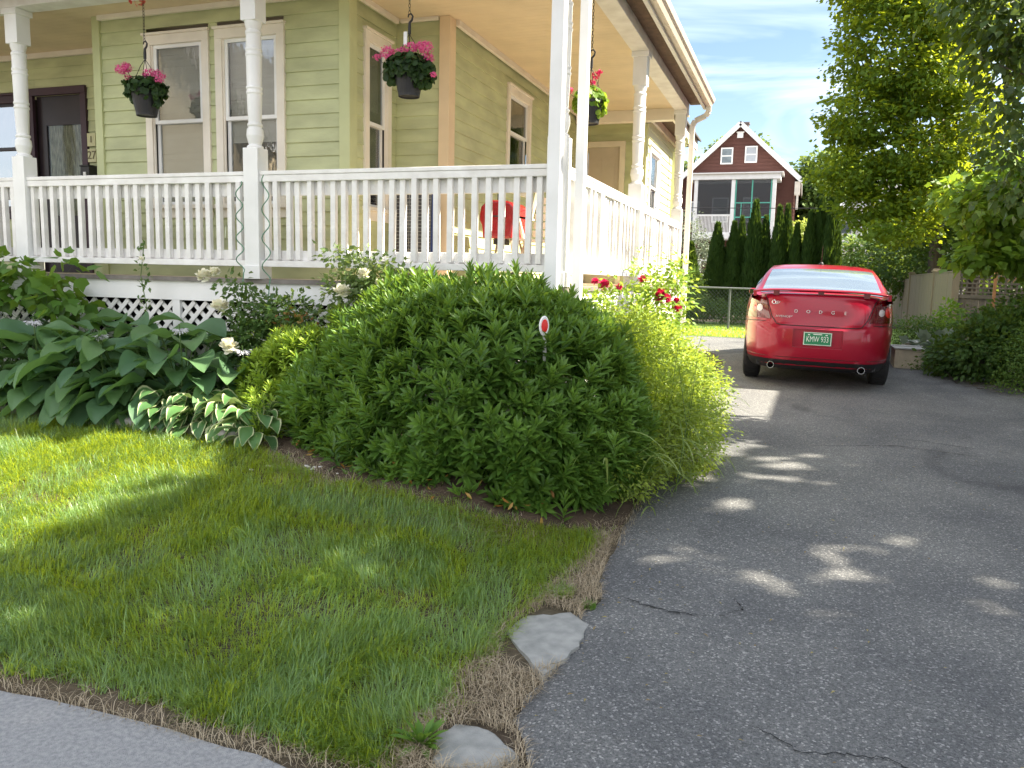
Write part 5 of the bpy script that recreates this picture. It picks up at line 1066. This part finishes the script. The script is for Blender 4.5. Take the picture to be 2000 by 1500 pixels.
for k in range(14): mb.box(3.10+k*.1, 18.99, 1.50, 3.135+k*.1, 19.0, 1.86)
for k in range(4): mb.box(3.08, 18.975, 1.53+k*.09, 4.45, 18.988, 1.565+k*.09)
mb.build('lattice_panel', greywood, t); mb = MB(); mb.box(4.45, 18.93, .4, 4.59, 19.07, 2.0); mb.build('fence_post', greywood, t)
t = thing('wood_trellis', 'reddish brown lattice trellis above the shrubs at the right edge', 'trellis', (3.9, 17.5, .45))
mb = MB(); tw = mat('cedar_trellis', (.40, .20, .09), .8, .2, 8)
for k in range(14):
    mb.bar((3.45+k*.09, 17.5, 1.75), (3.45+k*.09+.4, 17.5, 2.45), .022, .008); mb.bar((3.85+k*.09, 17.52, 1.75), (3.45+k*.09, 17.52, 2.45), .022, .008)
mb.bar((3.43, 17.51, .5), (3.43, 17.51, 2.47), .05, .04); mb.bar((5.1, 17.51, .5), (5.1, 17.51, 2.47), .05, .04); mb.bar((3.4, 17.51, 2.46), (5.1, 17.51, 2.46), .05, .04); mb.build('lattice_panel', tw, t)
# wooden planter crates beside the car
cr_m = mat('pale_crate', (.55, .48, .36), .8, .2, 8); 
for (x, y, sx, sy, h, lab) in [(1.66, 14.3, .20, .35, .36, 'pale wooden crate with grey lid directly right of the red car'), (1.95, 15.6, .20, .30, .34, 'second pale crate with white lid behind the first one')]:
    z = float(G0(y)); t = thing('garden_crate', lab, 'crate', (x, y, z)); mb = MB(); mb.box(x-sx, y-sy, z, x+sx, y+sy, z+h*.85); mb.box(x-sx-.01, y-sy-.012, z+.02, x-sx+.05, y-sy+.02, z+h*.86); mb.box(x+sx-.05, y-sy-.012, z+.02, x+sx+.01, y-sy+.02, z+h*.86); mb.build('box', cr_m, t, bevel=.006)
    mb = MB(); mb.box(x-sx-.03, y-sy-.03, z+h*.86, x+sx+.03, y+sy+.03, z+h*.92); mb.box(x-sx-.02, y-.02, z+h*.92, x+sx+.02, y+.03, z+h*.97); mb.build('lid', mat('lid_grey', (.50, .50, .48), .6), t, bevel=.006)
t = thing('timber_edging', 'pale timber edging at the right end of the asphalt', 'edging', (1.9, 14.6, .36)); mb = MB(); mb.bar((1.35, 14.95, .40), (1.95, 14.62, .39), .06, .05); mb.bar((1.95, 14.62, .39), (2.2, 14.2, .38), .06, .05); mb.build('timber', cr_m, t)

def gable_house(name, lab, X0, X1, Y0, Y1, zb, ze, zr, wm, tm, over=.35):
    t = thing(name, lab, 'house', ((X0+X1)/2, Y0, zb)); xc = (X0+X1)/2; mb = MB()
    mb.add([(X0, Y0, zb), (X1, Y0, zb), (X1, Y1, zb), (X0, Y1, zb), (X0, Y0, ze), (X1, Y0, ze), (X1, Y1, ze), (X0, Y1, ze), (xc, Y0, zr), (xc, Y1, zr)], [(0, 1, 5, 8, 4), (1, 2, 6, 5), (2, 3, 7, 9, 6), (3, 0, 4, 7)]); 
    z = zb+.2
    while z < zr-.1:      # courses of siding on the gable end and long sides
        hw = (X1-X0)/2 if z < ze else (X1-X0)/2*(zr-z)/(zr-ze); mb.box(xc-hw, Y0-.02, z, xc+hw, Y0-.001, z+.02)
        if z < ze: mb.box(X1+.001, Y0, z, X1+.02, Y1, z+.02); mb.box(X0-.02, Y0, z, X0-.001, Y1, z+.02)
        z += .2
    mb.build('wall', wm, t)
    sl_ = (zr-ze)/((X1-X0)/2); r = MB(); f = MB()
    for s in (-1, 1):
        xe = xc+s*((X1-X0)/2+over); zz = zr-sl_*((X1-X0)/2+over)
        V = [(xc, Y0-over, zr+.18), (xe, Y0-over, zz+.18), (xe, Y1+over, zz+.18), (xc, Y1+over, zr+.18), (xc, Y0-over, zr+.08), (xe, Y0-over, zz+.08), (xe, Y1+over, zz+.08), (xc, Y1+over, zr+.08)]
        r.add(V, [(0, 1, 2, 3), (7, 6, 5, 4), (0, 4, 5, 1), (1, 5, 6, 2), (2, 6, 7, 3)])
        f.bar((xc, Y0-over-.02, zr+.04), (xe, Y0-over-.02, zz+.04), .05, .26); f.bar((xc, Y0-over*.5, zr-.06), (xe, Y0-over*.5, zz-.06), over*.9, .03)
        f.box(xe-.03, Y0-over, zz-.10, xe+.03, Y1+over, zz+.12)
    r.build('roof', roofm, t); f.build('roof_trim', tm, t); return t
def fwin(par, x, y, z, w_, h, m=dglass, tm=white, name='window', side=0, half=True):
    f = MB(); q = .07; M = Matrix.Translation((x, y, z)) if side == 0 else Matrix.Translation((x, y, z))@Matrix.Rotation(math.pi/2*side, 4, 'Z')
    bx(f, M, -w_/2-q, -.07, -h/2-q, -w_/2, 0, h/2+q); bx(f, M, w_/2, -.07, -h/2-q, w_/2+q, 0, h/2+q); bx(f, M, -w_/2, -.07, h/2, w_/2, 0, h/2+q); bx(f, M, -w_/2, -.07, -h/2-q, w_/2, 0, -h/2)
    if half: bx(f, M, -w_/2, -.055, -.03, w_/2, -.022, .03)
    o = f.build(name, tm, par); g = MB(); bx(g, M, -w_/2, -.035, -h/2, w_/2, -.024, h/2); g.build('pane', m, o); return o
far_glass = mat('far_glass', (.16, .20, .22), .12, .5, 2, spec=.8); far_blind = mat('far_blind', (.36, .39, .43), .5)
redw = mat('brown_red_siding', (.105, .043, .033), .8, .12, 1.5, .2, 20)
rh = gable_house('gabled_house', 'brown red gabled house with white trim and a two storey back porch', -7.04, -.72, 50, 62, .4, 7.78, 10.72, redw, white)
fwin(rh, -4.58, 50, 9.0, .55, .80, m=far_glass); fwin(rh, -3.22, 50, 9.05, .55, .80, m=far_blind)
mb = MB(); mb.box(-4.05, 49.9, 10.0, -3.72, 50, 10.3); mb.box(-4.1, 49.88, 10.28, -3.67, 50, 10.34); mb.build('gable_vent', white, rh)
mb = MB(); mb.box(-4.05, 52, 10.2, -3.6, 52.5, 11.15); mb.box(-4.1, 51.95, 11.15, -3.55, 52.55, 11.25); mb.build('chimney', mat('brick_grey', (.20, .16, .15), .9), rh)
# porch
mb = MB(); mb.box(-6.35, 47.9, 7.42, -1.45, 50, 7.72); mb.box(-6.5, 47.75, 7.72, -1.3, 50, 7.78); mb.build('porch_roof', white, rh)
mb = MB(); mb.box(-6.1, 48, 4.15, -1.6, 50, 4.42); mb.box(-6.1, 48, 2.0, -1.6, 50, 2.1); mb.build('porch_deck', white, rh)
for x in (-6.0, -3.95, -1.75): mb = MB(); mb.box(x-.10, 47.98, .4, x+.10, 48.18, 7.42); mb.build('porch_post', white, rh)
mb = MB(); mb.box(-5.9, 48.02, 5.40, -4.05, 48.10, 5.50); mb.box(-5.9, 48.02, 4.42, -4.05, 48.10, 4.50)
for k in range(24): mb.box(-5.87+k*.0775, 48.04, 4.5, -5.83+k*.0775, 48.08, 5.4)
mb.build('porch_railing', white, rh)
gs = mat('mint_paint', (.10, .42, .32), .5); mb = MB()
for x in (-3.8, -2.92, -1.90): mb.box(x-.035, 48.03, 4.45, x+.035, 48.09, 7.4)
mb.box(-3.8, 48.031, 6.1, -1.9, 48.089, 6.16); mb.box(-3.8, 48.031, 5.30, -1.9, 48.089, 5.37); mb.box(-3.5, 48.031, 5.37, -3.45, 48.089, 6.1); mb.build('screen_frame', gs, rh)
sc = mat_glass('screen', (.35, .36, .38), .1, .4); mb = MB(); mb.box(-3.8, 48.055, 4.45, -1.9, 48.06, 7.4); mb.box(-5.9, 48.055, 5.5, -4.05, 48.06, 7.4); mb.build('screen', sc, rh)
fwin(rh, -4.8, 49.97, 5.9, .8, 1.3, m=far_glass); fwin(rh, -6.35, 50, 5.8, .55, 1.1, m=far_blind); fwin(rh, -3.1, 49.97, 5.9, .7, 1.3, m=far_blind); fwin(rh, -4.9, 49.97, 3.2, .8, 1.2, m=far_glass); fwin(rh, -3.1, 50, 3.1, .8, 1.3, m=far_glass)
mb = MB(); mb.box(-.72, 49.7, 6.7, -.42, 50.2, 7.45); mb.box(-.60, 49.7, 5.9, -.48, 49.8, 6.7); mb.build('eave_bracket', cream, rh)
mb = MB(); mb.box(-5.6, 47.0, .4, -5.4, 47.1, 2.9); mb.box(-5.6, 47, 2.85, -2.2, 47.1, 2.95); mb.box(-3.3, 47, .4, -3.15, 47.1, 4.1); mb.box(-2.35, 47, .4, -2.2, 47.1, 2.9); mb.build('stair_frame', white, rh)
# white house behind the maple
wh = gable_house('white_house', 'white house with porches half hidden behind the maple', 1.2, 7.8, 46, 56, .3, 5.4, 7.6, mat('white_siding', (.62, .62, .60), .7, .08, 3), white)
for x in (1.9, 3.4, 5.2, 6.8):
    fwin(wh, x, 46, 4.3, .7, 1.2, m=far_glass); fwin(wh, x, 46, 1.9, .7, 1.2, m=far_glass)
mb = MB(); mb.box(1.3, 44.4, 2.95, 3.9, 46, 3.1); mb.build('porch_deck', white, wh); mb = MB(); mb.box(1.3, 44.42, 3.85, 3.9, 44.48, 3.92)
for k in range(26): mb.box(1.32+k*.1, 44.43, 3.1, 1.36+k*.1, 44.47, 3.85)
mb.build('porch_railing', white, wh)
for x in (1.38, 2.6, 3.82): mb = MB(); mb.box(x-.07, 44.4, .3, x+.07, 44.54, 5.5); mb.build('porch_post', white, wh)
mb = MB(); mb.box(1.9, 44.2, 3.4, 2.2, 44.38, 3.65); mb.build('red_flower_box', petal_red, wh)
mb = MB(); mb.box(1.2, 44.2, 5.45, 4.0, 46, 5.55); mb.build('porch_roof', grey_fascia, wh)
gh = gable_house('pink_roof_shed', 'low shed with a pale pink roof seen between the maple and the lime boughs', 4.0, 7.0, 39, 42, .4, 3.0, 4.1, mat('shed_wall', (.45, .42, .40), .8), white, .2); gh['category'] = 'shed'
for ch in gh.children:
    if ch.name.startswith('roof') and 'trim' not in ch.name: ch.data.materials[0] = mat('pink_roof', (.48, .34, .30), .8)
# neighbour house on the right, outside the frame, whose eave shades the driveway
nb = gable_house('neighbour_house', 'grey clapboard neighbour house on the far right of the driveway outside the frame', 6.02, 13.1, 9.35, 20.5, .3, 6.36, 8.5, mat('grey_siding', (.42, .43, .42), .7, .08, 3), white, .3)
for y in (11, 14, 17.5): fwin(nb, 6.02, y, 2.3, .8, 1.4, m=far_glass, side=-1)
# house and trees across the street behind the camera: what the windows and the car mirror
ah = gable_house('cream_house', 'cream gabled house across the street behind the viewer outside the frame', -38, -25, -34, -22, 0, 8.0, 14.5, mat('cream_siding', (.62, .52, .36), .7, .08, 3), white)
for x in (-36, -31.5, -27):
    for z in (1.9, 5.2): fwin(ah, x, -22, z, .8, 1.4, m=far_glass, side=2)
tree('street_tree', 'street tree across the road behind the viewer outside the frame', 'tree', (4, -20, 0), 6, .25, [((4, -20, 6.5), (3.5, 3.2, 3))], 500, 16, .4, .3, .26, dk_m)
tree('street_tree', 'second street tree across the road further left outside the frame', 'tree', (-14, -19, 0), 6, .25, [((-14, -19, 6.5), (3.5, 3.2, 3))], 500, 16, .4, .3, .26, dk_m)
mb = MB(); mb.add([(-80, -14, .02), (80, -14, .02), (80, -6, .02), (-80, -6, .02)], [(0, 1, 2, 3)]); tag(mb.build('street', am), kind='structure')
t = thing('utility_wire', 'thin black utility wire crossing in front of the brown gabled house', 'wire', (-2, 40, 5.1)); mb = MB(); mb.tube([(-14+k*1.6, 40, 5.35-.25*math.sin(math.pi*k/20)) for k in range(21)], .018, 5); mb.build('cable', blackp, t)

# ================================================================== CAR
CX, CY, CZ_ = .225, 10.97, float(G0(11.6))+.024
car = thing('red_car', 'red four door sedan with a rear spoiler and green license plate parked on the driveway', 'car', (CX, CY, CZ_)); 
paint = mat('red_car_paint', (.30, .004, .022), .28, .05, 400, spec=.3, metal=.1, coat=.5)
tail_red = mat('tail_lens', (.14, .003, .006), .12, .3, 40, coat=.6, col2=(.07, .0, .003)); clearl = mat('clear_lens', (.62, .55, .55), .1, .1, 80, coat=1.)
tyre_m = mat('tyre_rubber', (.018, .018, .019), .8, .2, 40, .4, 80); rim_m = mat('alloy', (.50, .51, .53), .25, .1, 10, metal=.8); blk = mat('car_black', (.012, .012, .013), .5)
cglass = mat('car_glass', (.012, .016, .018), .03, .1, 3, spec=1.0, coat=1.)
LC = 4.88
ROWS = [(.22, .84, .16), (.27, .88, .07), (.33, .905, .03), (.45, .925, .005), (.60, .935, .0), (.72, .94, .01), (.755, .938, .045), (.80, .935, .06), (.92, .93, .075), (1.03, .915, .09), (1.09, .89, .105), (1.13, .86, .13), (1.145, .82, .17)]
def row(z): zs = [r[0] for r in ROWS]; return float(np.interp(z, zs, [r[1] for r in ROWS])), float(np.interp(z, zs, [r[2] for r in ROWS]))
def body_pt(th, z, off=0.):
    a, yr = row(z); nn = 4.2; c, s = math.cos(th), math.sin(th)
    yf = yr*1.6+.25*max(0, (z-.6))**2*3; Lh = (LC-yr-yf)/2; cy = yr+Lh
    x = (a+off)*math.copysign(abs(c)**(2/nn), c); y = cy+(Lh+off)*math.copysign(abs(s)**(2/nn), s)
    zz = z-.24*float(smooth(np.array((y-3.3)/1.5)))*max(0, (z-.6))/.55
    return Vector((x, y, zz))
def bgrid(ths, zs, off): return [[body_pt(t_, z, off) for t_ in ths] for z in zs]
# main shell
NT = 96; ths = []
for k in range(NT): ths.append(-math.pi/2+2*math.pi*k/NT)
mb = MB(); V = []
for (z, a, yr) in ROWS: V += [body_pt(t_, z) for t_ in ths]
nr = len(ROWS); F = [(i*NT+k, i*NT+(k+1) % NT, (i+1)*NT+(k+1) % NT, (i+1)*NT+k) for i in range(nr-1) for k in range(NT)]
V2 = [V[(nr-1)*NT+k]*1 for k in range(NT)]
cap = [Vector((v.x*.75, LC/2+(v.y-LC/2)*.92, v.z+.012)) for v in V2]; V += cap; F += [((nr-1)*NT+k, (nr-1)*NT+(k+1) % NT, nr*NT+(k+1) % NT, nr*NT+k) for k in range(NT)]
F += [tuple(nr*NT+k for k in range(NT)), tuple(k for k in range(NT))[::-1]]
mb.add(V, F); shell = mb.build('body', paint, car, world=False)
def cut(objm, shapes):
    mbc = MB()
    for s in shapes: s(mbc)
    mec = bpy.data.meshes.new('c'); mec.from_pydata(mbc.v, [], mbc.f); c = bpy.data.objects.new('c', mec); COL.objects.link(c); c.location = origin(car)
    md = objm.modifiers.new('b', 'BOOLEAN'); md.object = c; md.operation = 'DIFFERENCE'; md.solver = 'EXACT'
    bpy.context.view_layer.update(); dg = bpy.context.evaluated_depsgraph_get(); nm_ = bpy.data.meshes.new_from_object(objm.evaluated_get(dg)); objm.modifiers.clear(); objm.data = nm_; nm_.name = 'body'; bpy.data.objects.remove(c)
def wheelwell(x, y): return lambda m: m.tube([(x-.16, y, .345), (x+.20*(1 if x > 0 else -1)+0, y, .345)] if False else [(x-.2, y, .345), (x+.2, y, .345)], .385, 28)
AX = [(1.02, 0), (3.80, 0)]
cut(shell, [wheelwell(sx*.83, y) for sx in (-1, 1) for y, _ in AX]+[lambda m: m.box(-.285, -.1, .50, .285, .045, .725)])
shell.data.polygons.foreach_set('use_smooth', [True]*len(shell.data.polygons))
try: shell.data.set_sharp_from_angle(angle=D2R(38))
except Exception: pass
# greenhouse
ST = [(.36, 1.13, .74, .83), (.60, 1.21, .73, .83), (.90, 1.345, .71, .835), (1.15, 1.44, .685, .84), (1.35, 1.495, .66, .845), (1.7, 1.535, .635, .85), (2.2, 1.55, .62, .85), (2.7, 1.53, .61, .85), (3.05, 1.46, .61, .85), (3.4, 1.33, .64, .85), (3.75, 1.16, .68, .84), (3.95, 1.04, .70, .83)]
def gcurve(y):
    ys = [s[0] for s in ST]; zt, wr, wb_ = [float(np.interp(y, ys, [s[k] for s in ST])) for k in (1, 2, 3)]; zb = min(1.115, zt-.02)
    h = [(wb_, zb-.05), (wb_-.01, zb), ((wb_*.55+wr*.45)+.02, zb+(zt-zb)*.45), (wr+.035, zt-.075*min(1, (zt-zb)/.2)), (wr-.01, zt-.022), (wr*.75, zt-.004), (wr*.4, zt+.006), (0, zt+.009)]
    return h+[(-x, z) for x, z in h[-2::-1]]
ys = np.concatenate([np.linspace(.36, 1.7, 15), np.linspace(1.9, 2.7, 5), np.linspace(2.9, 3.95, 10)])
mb = MB(); V = []; 
for y in ys: V += [(x, y, z) for x, z in gcurve(y)]
k = len(gcurve(1)); mb.add(V, [(i*k+j, i*k+j+1, (i+1)*k+j+1, (i+1)*k+j) for i in range(len(ys)-1) for j in range(k-1)]); mb.build('roof', paint, car, world=False, smooth=True)
# glass sheets a few mm above the shell
def gsheet(y0, y1, fx, n=10, off=.006, name='rear_window', m=cglass):
    mb = MB(); V = []
    for y in np.linspace(y0, y1, n):
        c = gcurve(y); cx = [p[0] for p in c][::-1]; cz = [p[1] for p in c][::-1]; w_ = fx(y)
        for j in range(15): x = -w_+2*w_*j/14; V.append((x, y-off*.5, float(np.interp(x, cx, cz))+off))
    mb.add(V, [(i*15+j, i*15+j+1, (i+1)*15+j+1, (i+1)*15+j) for i in range(n-1) for j in range(14)]); return mb.build(name, m, car, world=False, smooth=True)
gsheet(.46, 1.24, lambda y: .72-.10*(y-.46)/.78, m=mat('rear_glass_sky', (.26, .33, .38), .04, .05, 3, spec=1., metal=.5, coat=1.)); gsheet(3.08, 3.82, lambda y: .60+.05*(y-3.08)/.74, name='windshield')  # pale blue metallic base puts the sky reflection into the rear glass colour
for s in (-1, 1):
    for y0, y1 in ((.98, 1.42), (1.47, 2.28), (2.34, 3.2)):
        mb = MB(); V = []; ny = 7
        for y in np.linspace(y0, y1, ny):
            h = gcurve(y); 
            for u in (0.08, .5, .92):
                p0, p1, p2 = h[1], h[2], h[3]; q_ = (p0[0]+(p1[0]-p0[0])*u*2, p0[1]+(p1[1]-p0[1])*u*2) if u < .5 else (p1[0]+(p2[0]-p1[0])*(u*2-1), p1[1]+(p2[1]-p1[1])*(u*2-1)); V.append((s*(q_[0]+.006), y, q_[1]+.002))
        mb.add(V, [(i*3+j, i*3+j+1, (i+1)*3+j+1, (i+1)*3+j) for i in range(ny-1) for j in range(2)]); mb.build('side_window', cglass, car, world=False)
    mb = MB(); mb.box(s*.86, 3.0, 1.07, s*1.01, 3.12, 1.18); o = mb.build('mirror', paint, car, world=False, bevel=.04)
    mb = MB(); mb.box(s*.875, 2.995, 1.085, s*1.0, 2.999, 1.165); mb.build('mirror_glass', cglass, o, world=False)
    # tail lights
    def th_of(x, z): a, _ = row(z); return math.acos(min(1, (x/a)**2.1))
    mb = MB(); V = []; zs = np.linspace(.83, 1.085, 8)
    for z in zs:
        u = (z-.83)/.255; xin = .56+.075*u; t0 = -math.pi/2+s*(math.pi/2-math.acos(min(1, (xin/row(z)[0])**2.1))); t1 = -math.pi/2+s*(math.pi/2-.62+.20*(1-u))
        for j in range(12): V.append(body_pt(t0+(t1-t0)*j/11, z, .008))
    for j in range(12): pass
    mb.add(V, [(i*12+j, i*12+j+1, (i+1)*12+j+1, (i+1)*12+j) for i in range(7) for j in range(11)]); lt = mb.build('tail_light', tail_red, car, world=False, smooth=True)
    for (xx, zz, rr_2, m_, nm_) in ((.70, .955, .036, clearl, 'reverse_lamp'), (.80, .965, .055, mat('bright_red_lens', (.85, .03, .03), .1, .1, 60, coat=1.), 'brake_lamp')):
        mb = MB(); V = []; tc_ = -math.pi/2+s*(math.pi/2-math.acos(min(1, (xx/row(zz)[0])**2.1))); V.append(body_pt(tc_, zz, .020 if nm_ != 'brake_lamp' else .014))
        for ring in (.55, 1.):
            for k in range(18):
                a = 6.283*k/18; x_ = xx+rr_2*ring*math.cos(a); z_ = zz+rr_2*1.25*ring*math.sin(a); tt = -math.pi/2+s*(math.pi/2-math.acos(min(1, (x_/row(z_)[0])**2.1))); V.append(body_pt(tt, z_, (.017 if ring < 1 else .011)-(.003 if nm_ == 'brake_lamp' else 0)))
        mb.add(V, [(0, 1+k, 1+(k+1) % 18) for k in range(18)]+[(1+k, 19+k, 19+(k+1) % 18, 1+(k+1) % 18) for k in range(18)]); mb.build(nm_, m_, lt, world=False, smooth=True)
def rear_line(pts, r, m, name, off=.001):
    P = []
    for (x, z) in pts:
        s = 1 if x >= 0 else -1; tt = -math.pi/2+s*(math.pi/2-math.acos(min(1, (abs(x)/row(z)[0])**2.1))); P.append(body_pt(tt, z, off))
    mb = MB(); mb.tube(P, r, 6); return mb.build(name, m, car, world=False)
def dens(pts, n=8): 
    o = []
    for a, b_ in zip(pts[:-1], pts[1:]): o += [(a[0]+(b_[0]-a[0])*k/n, a[1]+(b_[1]-a[1])*k/n) for k in range(n)]
    return o+[pts[-1]]
rear_line(dens([(-.66, 1.12), (-.62, 1.06), (-.55, .86), (-.49, .775), (-.42, .762), (.42, .762), (.49, .775), (.55, .86), (.62, 1.06), (.66, 1.12)]), .0055, blk, 'trunk_seam')
for s in (-1, 1): rear_line(dens([(s*.62, .80), (s*.80, .79), (s*.92, .775)]), .005, blk, 'panel_seam')
rear_line(dens([(-.925, .40), (-.86, .375), (-.6, .37), (.6, .37), (.86, .375), (.925, .40)]), .006, mat('dark_red_line', (.10, .004, .008), .4), 'bumper_seam')
# valance, exhausts
mb = MB(); V = []; zs = (.215, .26, .30, .335); tt_ = np.linspace(-math.pi/2-1.2, -math.pi/2+1.2, 24)
for z in zs:
    for t_ in tt_: V.append(body_pt(t_, z, .006))
mb.add(V, [(i*24+j, i*24+j+1, (i+1)*24+j+1, (i+1)*24+j) for i in range(3) for j in range(23)]); mb.build('lower_valance', blk, car, world=False, smooth=True)
for s in (-1, 1):
    mb = MB(); mb.tube([(s*.52, .35, .26), (s*.52, .01, .265)], .043, 18, caps=False); mb.tube([(s*.52, .012, .265), (s*.52, .35, .26)], .036, 18, caps=False); mb.lathe([(.036, 0), (.043, 0)], (0, 0, 0), 18); mb.v[-36:] = [(s*.52+v[0], .008, .265+v[1]) for v in mb.v[-36:]]; mb.f = mb.f[:-2]; mb.build('exhaust', chrome, car, world=False, smooth=True)
# spoiler
mb = MB(); V = []; sp = [(0, 0), (.03, -.012), (.14, -.004), (.19, .012), (.14, .022), (.03, .014)]
for k in range(25):
    u = -1+2*k/24; x = u*.80; yb = .115+.12*abs(u)**3; zb = 1.190-.035*abs(u)**4
    for (a, b_) in sp: V.append((x, yb+a*(1-.25*abs(u)**4), zb+b_))
n = len(sp); mb.add(V, [(k*n+i, k*n+(i+1) % n, (k+1)*n+(i+1) % n, (k+1)*n+i) for k in range(24) for i in range(n)]+[tuple(range(n))[::-1], tuple(range(24*n, 25*n))]); spo = mb.build('spoiler', paint, car, world=False, smooth=True)
for x in (-.52, 0, .52): mb = MB(); mb.box(x-.035, .16, 1.12, x+.035, .27, 1.188); mb.build('spoiler_support', mat('dark_red_gloss', (.12, .005, .01), .3, coat=.6), spo, world=False)
for s in (-1, 1): mb = MB(); mb.box(s*.76, .22, 1.10, s*.795, .34, 1.17); mb.build('spoiler_support', paint, spo, world=False)
# plate
pg = mat('plate_green', (.02, .20, .085), .45, .1, 60); pw = mat('plate_white', (.72, .78, .70), .5)
mb = MB(); mb.box(-.16, .018, .535, .16, .022, .69); mb.box(-.162, .0215, .533, .162, .026, .692, mi=1); mb.build('license_plate', [pg, pw], car, world=False, bevel=.0)
lp = [o for o in car.children if o.name.startswith('license_plate')][0]
mb = MB()
for (a, b_, c, d) in ((-.157, .538, -.150, .687), (.150, .538, .157, .687), (-.15, .538, .15, .544), (-.15, .681, .15, .687)): mb.box(a, .0155, b_, c, .0178, d)
for x in (-.1, .1): mb.box(x-.012, .015, .655, x+.012, .0175, .668)
mb.box(-.05, .0155, .662, .05, .0175, .672); mb.build('plate_border', pw, lp, world=False)
text_part('KMW 933', .098, Matrix.Translation((0, .0165, .606))@Matrix.Rotation(D2R(90), 4, 'X')@Matrix.Scale(.62, 4, (1, 0, 0)), pw, 'plate_text', lp, .001, 1.0, world=False)
def on_rear(x, z): a, _ = row(z); tt = -math.pi/2+(1 if x >= 0 else -1)*(math.pi/2-math.acos(min(1, (abs(x)/a)**2.1))); return body_pt(tt, z, .006)
for i, chh in enumerate('DODGE'):
    p = on_rear(-.30+i*.14+.03, .935); text_part(chh, .055, Matrix.Translation(p)@Matrix.Rotation(D2R(90), 4, 'X')@Matrix.Scale(1.05, 4, (1, 0, 0)), chrome, 'badge_letter', car, .003, world=False)
p = on_rear(-.40, .865); text_part('AVENGER', .036, Matrix.Translation(p)@Matrix.Rotation(D2R(90), 4, 'X')@Matrix.Scale(1.35, 4, (1, 0, 0)), chrome, 'badge_letter', car, .003, world=False)
p = on_rear(-.50, 1.035); mb = MB(); mb.tube([p+Vector((-.035+.022*math.cos(6.283*k/14), 0, .022*math.sin(6.283*k/14))) for k in range(14)], .005, 6, closed=True)
for dx, h in ((0.0, .030), (.022, .024), (.042, .017)): mb.bar(p+Vector((dx, 0, -.016)), p+Vector((dx+.012, 0, h-.012)), .008, .006)
mb.bar(p+Vector((-.02, 0, -.022)), p+Vector((.07, 0, .0)), .008, .006); mb.build('badge_emblem', chrome, car, world=False)
mb = MB(); mb.lathe([(0, 0), (.035, 0), (.03, .02), (.012, .04), (0, .04)], (0, 1.75, 1.545), 12); mb.tube([(0, 1.75, 1.57), (0, 1.55, 1.80)], [.006, .003], 6); mb.build('antenna', blk, car, world=False)
for sx in (-1, 1):
    for y, _ in AX:
        x = sx*.785; tw = MB(); tw.lathe([(.20, -.105), (.29, -.108), (.325, -.095), (.342, -.06), (.342, .06), (.325, .095), (.29, .108), (.20, .105)], (0, 0, 0), 36)
        for k in range(36):
            a = 6.283*k/36; tw.box(-.012, -.004, -.075, .012, .004, .075, Matrix.Rotation(a, 4, 'Z')@Matrix.Translation((0, .345, 0)))
        tw.v = [(x+v[2], y+v[0], .343+v[1]) for v in tw.v]; wh_ = tw.build('wheel', tyre_m, car, world=False)
        rm = MB(); rm.lathe([(0, .05), (.05, .055), (.06, .03), (.17, .03), (.20, .09), (.215, .10), (.215, .07), (.2, .0), (0, -.02)], (0, 0, 0), 30)
        for k in range(10): rm.box(-.014, .04, .03, .014, .2, .075, Matrix.Rotation(6.283*k/10, 4, 'Z'))
        rm.v = [(x+sx*v[2], y+v[0], .343+v[1]) for v in rm.v]; rm.build('rim', rim_m, wh_, world=False)
mb = MB(); mb.box(-.7, .3, .24, .7, 4.5, .30); mb.box(-.62, .5, .3, .62, 4.2, .5); mb.tube([(-.6, 1.02, .34), (.6, 1.02, .34)], .04, 8); mb.build('underbody', blk, car, world=False)
car.rotation_euler = (0, D2R(1.0), D2R(0.0)); car.scale = (1.045, 1.03, 1.045)
# face-orientation tidy up
import bmesh
for o in bpy.data.objects:
    if o.type == 'MESH' and len(o.data.polygons) < 4000 and 'leaf' not in o.name and o.data.users == 1:
        bm = bmesh.new(); bm.from_mesh(o.data); bmesh.ops.recalc_face_normals(bm, faces=bm.faces); bm.to_mesh(o.data); bm.free()
